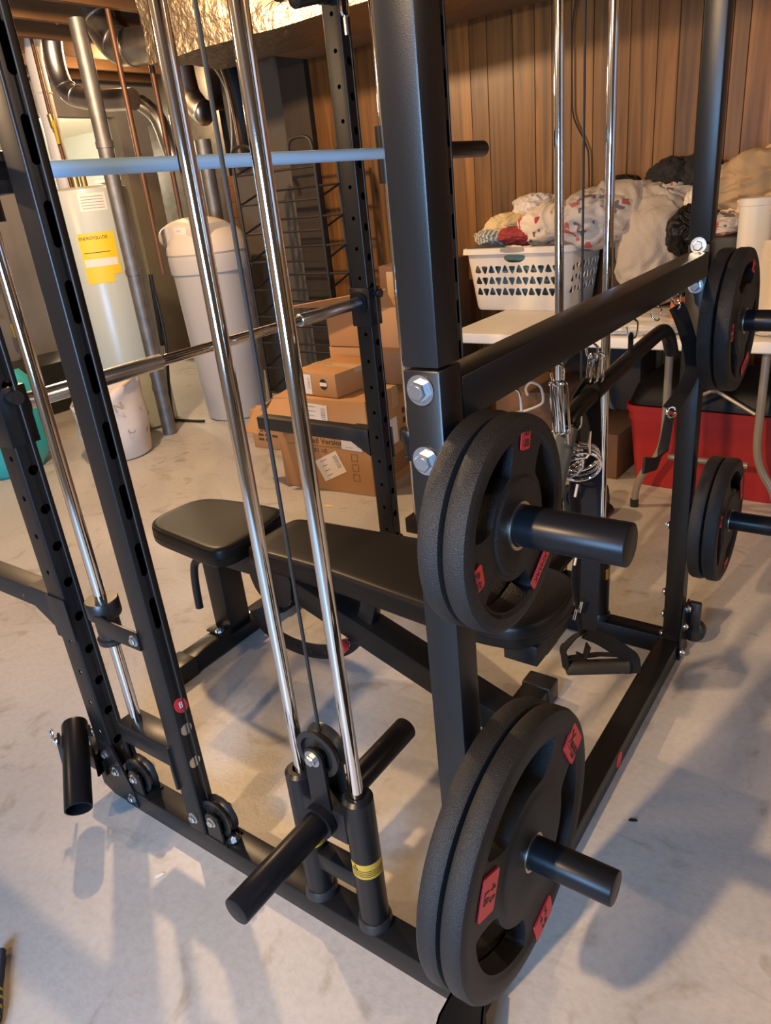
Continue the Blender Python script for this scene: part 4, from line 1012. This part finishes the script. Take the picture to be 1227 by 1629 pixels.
lab(root, P, u, .44, .265, .115, .07, rot=-3, y=-.001, lines=2)
text('9/Barbell Version', .042, P(.245, -.0012, .262), u, K3, 'cardboard_ink', root, align='CENTER', depth=.0004)
text('CW8E1 1/5', .03, P(.22, -.0012, .212), u, K3, 'cardboard_ink', root, depth=.0004)
b = MB(); q = P(.06, -.0014, .236); b.prism([q, q+u*.32, q+u*.32+K3*.002, q+K3*.002], -v*.0004)
for kk in range(3):
    for (dx, dz, w_, h_) in ((0, 0, .036, .002), (0, .034, .036, .002), (0, 0, .002, .036), (.034, 0, .002, .036)):
        q = P(.43+dx, -.0014, .175-.052*kk+dz); b.prism([q, q+u*w_, q+u*w_+K3*h_, q+K3*h_], -v*.0004)
b.build('lettering', 'cardboard_ink', root, smooth=0)
l = sticker(P(.5412, .22, .26), v, K3, .10, .13, 'paper', root, 'label', t=.001)
b = MB()
for kk in range(7): q = P(.5412, .08, .13-.014*kk); b.prism([q, q+v*.3, q+v*.3+K3*.004, q+K3*.004], u*.0004)
for kk in range(2): q = P(.5412, .33, .27+.05*kk); b.prism([q, q+v*.07, q+v*.07+K3*.03, q+K3*.03], u*.0004)
b.build('lettering', 'cardboard_ink', root, smooth=0)
root, P, u, v = carton((-2.03, 1.895, .478), -4, .285, .33, .115, 'low cardboard box with round dark logo and white label on the big box')
lab(root, P, u, .075, .055, .10, .095, y=-.001, lines=5)
b = MB(); c0 = P(.205, -.0012, .062)
b.prism([c0+u*.024*math.cos(R(a))+K3*.026*math.sin(R(a)) for a in range(0, 360, 15)], -v*.0006); lg = b.build('logo', 'ink', root)
b = MB(); b.prism([c0-v*.0008+u*x+K3*z for x, z in ((-.0215, -.009), (.0215, -.009), (.0235, 0), (.0215, .009), (-.0215, .009), (-.0235, 0))], -v*.0004); b.build('logo_band', 'paper', lg)
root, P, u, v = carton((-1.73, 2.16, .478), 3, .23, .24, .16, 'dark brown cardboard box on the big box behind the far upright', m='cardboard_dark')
b = MB(); q = P(.2305, .04, .04); b.prism([q, q+v*.16, q+v*.16+K3*.08, q+K3*.08], u*.0006); b.build('lettering', 'cardboard_ink', root, smooth=0)
root, P, u, v = carton((-2.07, 2.24, .478), 2, .33, .34, .155, 'cardboard box under the open topped box at back of stack', tape=False)
root, P, u, v = carton((-2.06, 2.235, .635), 2, .53, .30, .20, 'open cardboard box with raised flap on top of the stack', tape=False)
b = MB(); b.prism([P(.0, .002, .198), P(.42, .002, .198), P(.40, -.03, .285), P(-.18, -.12, .215)], Vector((0, .003, .003))); b.prism([P(.0, .0, .198), P(.0, .25, .198), P(-.12, .25, .17), P(-.12, .02, .16)], K3*.004); b.build('flap', 'cardboard', root)

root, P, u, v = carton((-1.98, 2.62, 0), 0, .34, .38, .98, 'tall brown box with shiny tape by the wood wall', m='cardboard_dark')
b = MB(); b.prism([P(.05, -.002, .80), P(.30, -.002, .80), P(.30, -.002, .95), P(.05, -.002, .95)], -v*.001); b.build('tape', 'tape', root)
root, P, u, v = carton((-2.752, 2.232, 0), 2, .42, .34, .235, 'low cardboard box on the floor left of the big box')
b = MB()
for kk in range(4):
    for j in range(3-(kk % 2)):
        q = P(.05+.055*j, -.0012, .135-.028*kk); b.prism([q, q+u*.042, q+u*.042+K3*.014, q+K3*.014], -v*.0004)
b.build('lettering', 'cardboard_ink', root, smooth=0)

# ------------------------------------------------------------------ folding table and what is on it
tb = thing('folding_table', 'white plastic folding table with grey tube legs along the wood wall', 'table', (-.4, 2.6, 0))
ZTB = .735
b = MB(); pts = rrect(-1.30, .53, 2.17, 3.02, .05, 6)
prev = None; rings = [(ZTB-.045, .006), (ZTB-.04, 0), (ZTB-.008, 0), (ZTB-.002, .003), (ZTB, .010)]
for z, ins in rings:
    cur = b.ring([(*p, z) for p in offset(pts, ins)])
    if prev: b.bridge(prev, cur)
    else: b.cap(cur, True)
    prev = cur
b.cap(prev); b.build('table_top', 'tableplastic', tb)
def legs(x0, nm='leg'):
    for s_ in (-1, 1):
        cx = x0+s_*.172
        pts = smoothpath([(cx, 2.26, .69), (cx, 2.26, .42), (cx+s_*.005, 2.255, .30), (cx+s_*.03, 2.25, .22), (cx+s_*.075, 2.24, .15), (cx+s_*.098, 2.235, .08), (cx+s_*.102, 2.23, .012)], 6)
        b = MB(); b.tube(pts, .0155, 16); lg = b.build(nm, 'tubegrey', tb)
        b = MB(); b.cyl((cx+s_*.102, 2.23, 0), (cx+s_*.102, 2.23, .035), .018, seg=16); b.build('leg_tip', 'plastic_black', lg)
    b = MB(); b.cyl((x0-.15, 2.25, .235), (x0+.15, 2.25, .235), .012, seg=14); b.build('cross_bar', 'tubegrey', tb)
    b = MB(); c0 = Vector((x0, 2.28, .52))
    for e in ((x0-.155, 2.262, .44), (x0+.155, 2.262, .44)): b.cyl(c0, e, .0075, seg=8)
    b.cyl(c0, c0+Vector((0, .25, .17)), .0075, seg=8); b.ball(c0, .014, seg=8); b.build('brace', 'tubegrey', tb)
legs(-.18)
b = MB()
for s_ in (-1, 1): b.tube(smoothpath([(-1.0+s_*.17, 2.92, .69), (-1.0+s_*.17, 2.92, .3), (-1.0+s_*.26, 2.92, .1), (-1.0+s_*.27, 2.92, 0)], 6), .0155, 14)
b.build('leg', 'tubegrey', tb)
# laundry basket
bk = thing('laundry_basket', 'white plastic laundry basket with three rows of rounded triangle holes on the table', 'basket', (-1.2, 2.87, ZTB))
def rr_ring(b, w, d, z, r): return b.ring([(x, y, z) for x, y in rrect(-w/2, w/2, -d/2, d/2, r, 6)])
b = MB()
levels = [(.50, .33, 0, .05), (.512, .342, .012, .055), (.575, .405, .285, .06), (.60, .43, .287, .065), (.606, .436, .275, .065), (.612, .442, .275, .065), (.606, .436, .30, .065), (.585, .415, .303, .06), (.567, .397, .287, .058), (.504, .334, .02, .052), (.49, .32, .008, .05)]
rs = [rr_ring(b, *l) for l in levels]
for i in range(len(rs)-1): b.bridge(rs[i], rs[i+1])
b.cap(rs[0], True); b.cap(rs[-1])
c = MB()
def pick(cx, cz, up, s=1., ax=0):
    poly = [(-.016, -.013), (0, -.0155), (.016, -.013), (.0135, -.002), (.004, .018), (-.004, .018), (-.0135, -.002)]
    pts = roundpoly(poly, 2); pts = [(x*s+cx, (z if up else -z)*s+cz) for x, z in pts]
    if ax == 0: c.prism([(x, -.28, z) for x, z in pts], (0, .16, 0))
    else: c.prism([(.16, x, z) for x, z in pts], (.2, 0, 0))
for r_ in range(3):
    for k in range(12): pick(-.21+.0385*k*(1-.03*r_), .20-.054*r_, k % 2 == 0, 1.13)
    for k in range(8): pick(-.13+.038*k, .20-.052*r_, k % 2 == 0, 1, 1)
pts = roundpoly([(-.06, .268), (.06, .268), (.055, .245), (.03, .232), (-.03, .232), (-.055, .245)], 2)
c.prism([(x, -.28, z) for x, z in pts], (0, .16, 0))
me = boolean(b, c, ['basket'])
MBK = Matrix.Translation((-1.205, 2.885, ZTB+.001)) @ Matrix.Rotation(R(-3), 4, 'Z')
me.transform(MBK); link('tub', me, bk)
b = MB(); pts = roundpoly([(-.065, -.2225, .287), (.065, -.2225, .287), (.065, -.2225, .303), (-.065, -.2225, .303)] and [(-.065, .282), (.065, .282), (.06, .305), (-.06, .305)], 1)
b.prism([(x, -.2235, z) for x, z in pts], (0, .004, 0)); b.build('handle_grip', 'grey_plastic', bk, mx=MBK)
def garment(name, c, r, m, label, seed, amp=.28, fr=2.2, cat='clothes', group=None, flat=None, rot=0, seg=64, squash=None):
    """a heap of soft cloth with folds"""
    off = Vector((seed*3.17, seed*1.73, seed*.91))
    def ridge(q, w): return (1-min(1, abs(noise.noise(q))*w))
    def fn(p):
        wv = Vector((noise.noise(p*1.3+off), noise.noise(p*1.3+off*1.7), noise.noise(p*1.3-off)))*.55
        a_ = p+wv
        n1 = noise.noise(p*fr*.5+off)
        st_ = Vector((a_.x*fr*1.15, a_.y*fr*.5, a_.z*fr*.75))
        n2 = ridge(st_+off, 2.2)-.5; n3 = ridge(st_*2.1+off*1.3, 2.4)-.5; n4 = ridge(a_*fr*3.6+off, 3.2)-.5
        q = p*(1+amp*(.6*n1+.40*n2+.15*n3+.035*n4))
        if flat is not None and q.z < flat: q.z = flat+(q.z-flat)*.08
        return q
    b = MB(); b.ball((0, 0, 0), 1, seg=seg, fn=fn, mx=Matrix.Translation(c) @ Matrix.Rotation(R(rot), 4, 'Z') @ Matrix.Diagonal((*r, 1)))
    return tag(b.build(name, m, smooth=85), label, cat, group)
garment('folded_garment', (-1.24, 2.88, .88), (.235, .165, .13), 'bluecloth', 'blue grey garment seen through the basket holes', 11, .08, 1.5)
garment('towel', (-1.36, 2.84, 1.085), (.125, .13, .05), 'striped', 'striped blue and cream garment at the left end of the basket', 2, .3, 1.8, rot=15)
garment('garment', (-1.30, 2.86, 1.13), (.13, .12, .06), 'yellowcloth', 'pale yellow garment on the left of the laundry heap', 3, .35)
garment('shirt', (-1.19, 2.90, 1.20), (.11, .11, .06), 'offwhite', 'pale bunched garment at the peak of the left laundry heap', 4, .4, 2.6)
garment('shirt', (-1.22, 2.80, 1.085), (.13, .12, .045), 'redcloth', 'red garment peeking over the basket rim', 5, .3, 2.0)
garment('printed_shirt', (-1.06, 2.80, 1.125), (.17, .15, .10), 'redprint', 'cream cloth with red print lying over basket rim', 6, .22, 2.0)
garment('printed_shirt', (-.86, 2.83, 1.13), (.20, .19, .135), 'greyprint', 'grey patterned cloth hanging over the right end of the basket', 7, .30, 2.4)
garment('blanket', (-.76, 2.93, 1.13), (.27, .20, .15), 'fleece', 'grey fleece blanket heaped over the right end of the basket', 8, .30, 1.9)
garment('blanket', (-.60, 2.90, .985), (.19, .22, .225), 'fleece', 'grey fleece blanket hanging down beside the basket to the table', 9, .30, 1.7)
garment('shirt', (-.60, 2.97, 1.19), (.17, .14, .07), 'greyprint', 'pale grey crumpled garment below the black clothes', 10, .4, 2.4)
garment('sweater', (-.57, 3.02, 1.28), (.12, .12, .075), 'blackcloth', 'black garment at the peak of the laundry heap left of far post', 12, .45, 2.0)
garment('sweater', (-.46, 3.02, 1.26), (.10, .12, .10), 'blackcloth', 'black garment on the laundry heap right beside the far post', 13, .45, 2.0)
garment('sweater', (-.83, 3.02, 1.25), (.10, .1, .05), 'blackcloth', 'small black garment at back of heap behind the chrome rods', 21, .4, 2.0)
garment('shirt', (-.43, 2.90, 1.17), (.07, .12, .07), 'offwhite', 'white garment bulging left of the far post', 14, .3)
garment('bag', (-.43, 2.75, 1.07), (.09, .13, .10), 'blackbag', 'black bag left of the far post on the table', 15, .35, 2.2)
b = MB(); b.box(-.40, .12, 2.62, 3.0, ZTB, 1.06, .02, 3); obj1(b, 'storage_bin', 'plastic_black', 'black storage bin under the tan laundry heap', 'bin')
garment('blanket', (-.09, 2.82, 1.22), (.28, .20, .15), 'tan', 'tan blanket heap on the black bin', 16, .35, 2.2)
garment('blanket', (-.05, 2.74, 1.14), (.24, .15, .10), 'cream', 'cream cloth spread on the tan heap', 17, .35, 2.0)
garment('blanket', (.0, 2.86, 1.32), (.19, .14, .10), 'cream', 'cream cloth at the peak of the right heap', 18, .4, 2.4)
garment('shirt', (-.25, 2.72, 1.09), (.12, .12, .05), 'greyprint', 'grey crumpled cloth at the rim of the black bin', 19, .4, 2.4)
pc = Vector((-.105, 2.34, ZTB))
pr = thing('container', 'tall white cylindrical container on the table behind the far plates', 'container', pc)
b = MB(); b.lathe([(0, 0), (.052, 0), (.054, .004), (.0555, .44), (0, .44)], pc, (0, 0, 1), 40); b.build('body', 'tableplastic', pr)
b = MB(); b.lathe([(.0555, .44), (.058, .442), (.058, .462), (.055, .466), (0, .467)], pc, (0, 0, 1), 40); b.build('lid', 'tableplastic', pr)
b = MB(); b.prism([(-.075, 2.28, ZTB+.001), (.06, 2.28, ZTB+.001), (.03, 2.30, 1.06), (-.07, 2.30, 1.06)], (0, .02, 0)); obj1(b, 'paper_bag', 'offwhite', 'pale paper bag in front of the white container', 'bag')
b = MB(); b.ball((-.30, 2.36, ZTB+.085), .085, .085, .085, fn=lambda p: Vector((p.x, p.y, min(p.z, .35)))); obj1(b, 'bowl', 'orange', 'orange rounded bowl on the table under the beam end', 'bowl')
b = MB(); b.ball((0, 0, 0), 1, seg=30, fn=lambda p: p*(1+.35*(1-abs(noise.noise(p*3.2))*2)*.5), mx=Matrix.Translation((-.52, 2.33, ZTB+.022)) @ Matrix.Diagonal((.25, .13, .03, 1))); obj1(b, 'plastic_bag', 'clear', 'crumpled clear plastic bag lying on the table edge', 'bag', smooth=25)
b = MB(); b.ball((0, 0, 0), 1, seg=24, fn=lambda p: p*(1+.35*(1-abs(noise.noise(p*3.2))*2)*.5), mx=Matrix.Translation((.12, 2.30, ZTB+.025)) @ Matrix.Diagonal((.2, .10, .03, 1))); obj1(b, 'plastic_bag', 'clear', 'crumpled clear plastic right of far plates on the table', 'bag', smooth=25)

# under the table
rb = thing('storage_bin', 'red plastic storage bin with a black liner under the table', 'bin', (-.22, 2.65, 0))
b = MB()
levels = [(.60, .36, 0, .05), (.62, .38, .02, .055), (.672, .43, .315, .06), (.684, .442, .316, .06), (.688, .446, .356, .06), (.70, .458, .358, .06), (.705, .463, .385, .06), (.69, .45, .386, .06), (.66, .42, .36, .055), (.60, .36, .02, .05)]
rs = [rr_ring(b, *l) for l in levels]
for i in range(len(rs)-1): b.bridge(rs[i], rs[i+1])
b.cap(rs[0], True); b.cap(rs[-1])
MRB = Matrix.Translation((-.225, 2.645, 0)) @ Matrix.Rotation(R(-2), 4, 'Z')
b.build('tub', 'redbin', rb, mx=MRB)
b = MB(); pv = None
for w, d, z, r in ((.676, .436, .388, .06), (.672, .432, .40, .06), (.64, .41, .46, .09), (.58, .35, .49, .1), (.40, .22, .50, .08)):
    cur = rr_ring(b, w, d, z, r)
    if pv: b.bridge(pv, cur)
    pv = cur
b.cap(pv); b.build('liner', 'blackbag', rb, mx=MRB)
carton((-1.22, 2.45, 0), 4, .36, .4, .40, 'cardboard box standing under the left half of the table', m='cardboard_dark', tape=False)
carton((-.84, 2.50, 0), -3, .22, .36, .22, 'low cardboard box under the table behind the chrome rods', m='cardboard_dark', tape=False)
b = MB(); b.box(-1.14, -.66, 2.92, 3.15, .0, .58, .01); obj1(b, 'storage_bin', 'darkwood', 'dark crate under the table against the wall', 'crate')
b = MB(); b.tube(smoothpath([(-.99, 2.33, .425), (-1.0, 2.33, .455), (-.975, 2.33, .485), (-.93, 2.33, .47), (-.915, 2.33, .42), (-.93, 2.33, .385), (-1.02, 2.33, .345), (-1.10, 2.33, .33)], 6), .006, 10); obj1(b, 'coat_hanger', 'white_pvc', 'white plastic coat hanger hook under the table', 'hanger')
dw = thing('wheel_set', 'pair of black rubber wheels with steel axle on the floor under the table', 'wheels', (-.60, 2.06, 0))
for x, y in ((-.665, 2.03), (-.545, 2.09)):
    b = MB(); b.lathe([(0, -.018), (.03, -.018), (.034, -.022), (.062, -.022), (.07, -.014), (.07, .014), (.062, .022), (.034, .022), (.03, .018), (0, .018)], (x, y, .07), (.55, .25, 0) if 0 else (.9, .45, 0), 36); wq = b.build('wheel', 'smoothrubber', dw)
    b = MB(); b.cyl((x-.016, y-.008, .07), (x-.025, y-.0125, .07), .016, seg=20); b.build('hub', 'zinc', wq)
b = MB(); b.cyl((-.665, 2.03, .07), (-.545, 2.09, .07), .01, seg=14); b.build('axle', 'zinc', dw)
b = MB(); b.tube(smoothpath([(-1.11, 3.185, 2.08), (-1.13, 3.185, 1.95), (-1.13, 3.185, 1.70), (-1.12, 3.185, 1.58), (-1.06, 3.185, 1.46), (-1.04, 3.185, 1.35), (-1.035, 3.185, .9), (-1.0, 3.185, .5)], 8), .0042, 8); obj1(b, 'electric_cord', 'wire', 'black electric cord hanging down the wood wall', 'cord')
b = MB(); b.tube(smoothpath([(-.80, 2.60, .62), (-.86, 2.55, .58), (-.90, 2.50, .50), (-.90, 2.46, .40), (-.86, 2.42, .30)], 6), .012, 12); obj1(b, 'vacuum_hose', 'flex', 'dark hose hanging under the table behind the rods', 'hose')

# floor bits and the cord end in the near corner
def bit(x, y, s, m, label, rot=0):
    b = MB(); b.prism([Vector((x, y, .0005))+Vector((math.cos(R(rot))*a-math.sin(R(rot))*c_, math.sin(R(rot))*a+math.cos(R(rot))*c_, 0)) for a, c_ in ((-s, -s*.3), (-s*.2, -s*.45), (s, -s*.2), (s*.7, s*.35), (-s*.6, s*.3))], (0, 0, .002)); obj1(b, 'scrap', m, label, 'scrap')
bit(-.766, -.101, .011, 'paper', 'tiny white paper scrap on the floor near the carriage horn', 60)
bit(.08, .564, .010, 'ink', 'tiny black scrap on the floor right of the floor beam', 20)
bit(-1.737, 1.701, .03, 'yellowcloth', 'small yellowish scrap on the floor in front of the boxes', 10)
bit(-1.15, 1.42, .03, 'cream', 'small pale scrap on the floor behind the bench', 30)
rc = thing('braided_cord', 'dark braided cord end with yellow bands on the near left floor', 'cord', (-.80, -.46, 0))
b = MB(); P_ = smoothpath([(-.90, -.40, .012), (-.84, -.44, .013), (-.79, -.47, .013), (-.74, -.52, .013), (-.70, -.60, .012)], 10); b.tube(P_, .011, 12); b.build('cord', 'cord_b', rc)
b = MB()
for k in range(13, 28, 3): b.tube([P_[k], P_[k+1]], .0118, 12)
b.build('band', 'cord_y', rc)

# ------------------------------------------------------------------ light
def lamp(name, loc, e, col, r=.05):
    l = bpy.data.lights.new(name, 'POINT'); l.energy = e; l.color = col; l.shadow_soft_size = r
    o = bpy.data.objects.new(name, l); COL.objects.link(o); o.location = loc; return o
WARM = (1.0, .66, .36)
l = bpy.data.lights.new('front_bulb_spot', 'SPOT'); l.energy = 280; l.color = WARM; l.shadow_soft_size = .05; l.spot_size = R(84); l.spot_blend = .9  # bulb known from the plate shadows; spot cone added to dim the left floor
o = bpy.data.objects.new('front_bulb_spot', l); COL.objects.link(o); o.location = (-.55, -2.15, 2.25)
o.rotation_euler = (Vector((1.0, 1.5, .3))-Vector(o.location)).to_track_quat('-Z', 'Y').to_euler()
lamp('fill_right', (2.5, 1.3, 2.35), 58, WARM, .05)  # added unseen fill: warms the right floor's shadows and lights the beam
lamp('bulb_left', (-3.0, -1.25, 2.05), 55, WARM, .05)
lamp('bulb_back', (-2.7, 1.2, 2.35), 120, WARM, .05)
lamp('bulb_utility', (-4.6, 3.3, 2.36), 28, WARM, .05)
lamp('bulb_beyond', (-8.2, 4.2, 2.3), 200, (1, .82, .6), .1)
def window_light(name, loc, rot, w_, h_, e, col):
    a = bpy.data.lights.new(name, 'AREA'); a.shape = 'RECTANGLE'; a.size = w_; a.size_y = h_; a.energy = e; a.color = col
    o = bpy.data.objects.new(name, a); COL.objects.link(o); o.location = loc; o.rotation_euler = rot
window_light('window_light_front', (.22, -2.42, 1.12), (R(90), 0, R(48)), 1.0, .8, 100, (.30, .58, 1.0))
window_light('window_light_right', (3.48, .9, 1.65), (R(90), 0, R(90)), 3.0, 1.1, 5, (.28, .58, 1.0))
w = bpy.data.worlds.new('world'); sc.world = w; w.use_nodes = True
w.node_tree.nodes['Background'].inputs[0].default_value = (1, .8, .6, 1); w.node_tree.nodes['Background'].inputs[1].default_value = .03

# ------------------------------------------------------------------ camera
cam = bpy.data.cameras.new('camera'); co = bpy.data.objects.new('camera', cam); COL.objects.link(co)
right = Vector((0.81519533, 0.57095532, -0.09729645)); down = Vector((0.1603137, -0.38385737, -0.90936958)); fwd = Vector((-0.55655736, 0.72571589, -0.40445069))
m = Matrix(((*right, 0), (*(-down), 0), (*(-fwd), 0), (0, 0, 0, 1))).transposed(); m.translation = Vector((.43248, -.68952, 1.36))
co.matrix_world = m
cam.sensor_fit = 'HORIZONTAL'; cam.sensor_width = 36; cam.lens = 1162.255/1227*36; cam.clip_start = .02; cam.clip_end = 60
sc.camera = co
vs = sc.view_settings; vs.view_transform = 'Standard'; vs.look = 'None'; vs.gamma = 1; vs.use_curve_mapping = False; vs.exposure = 0.68
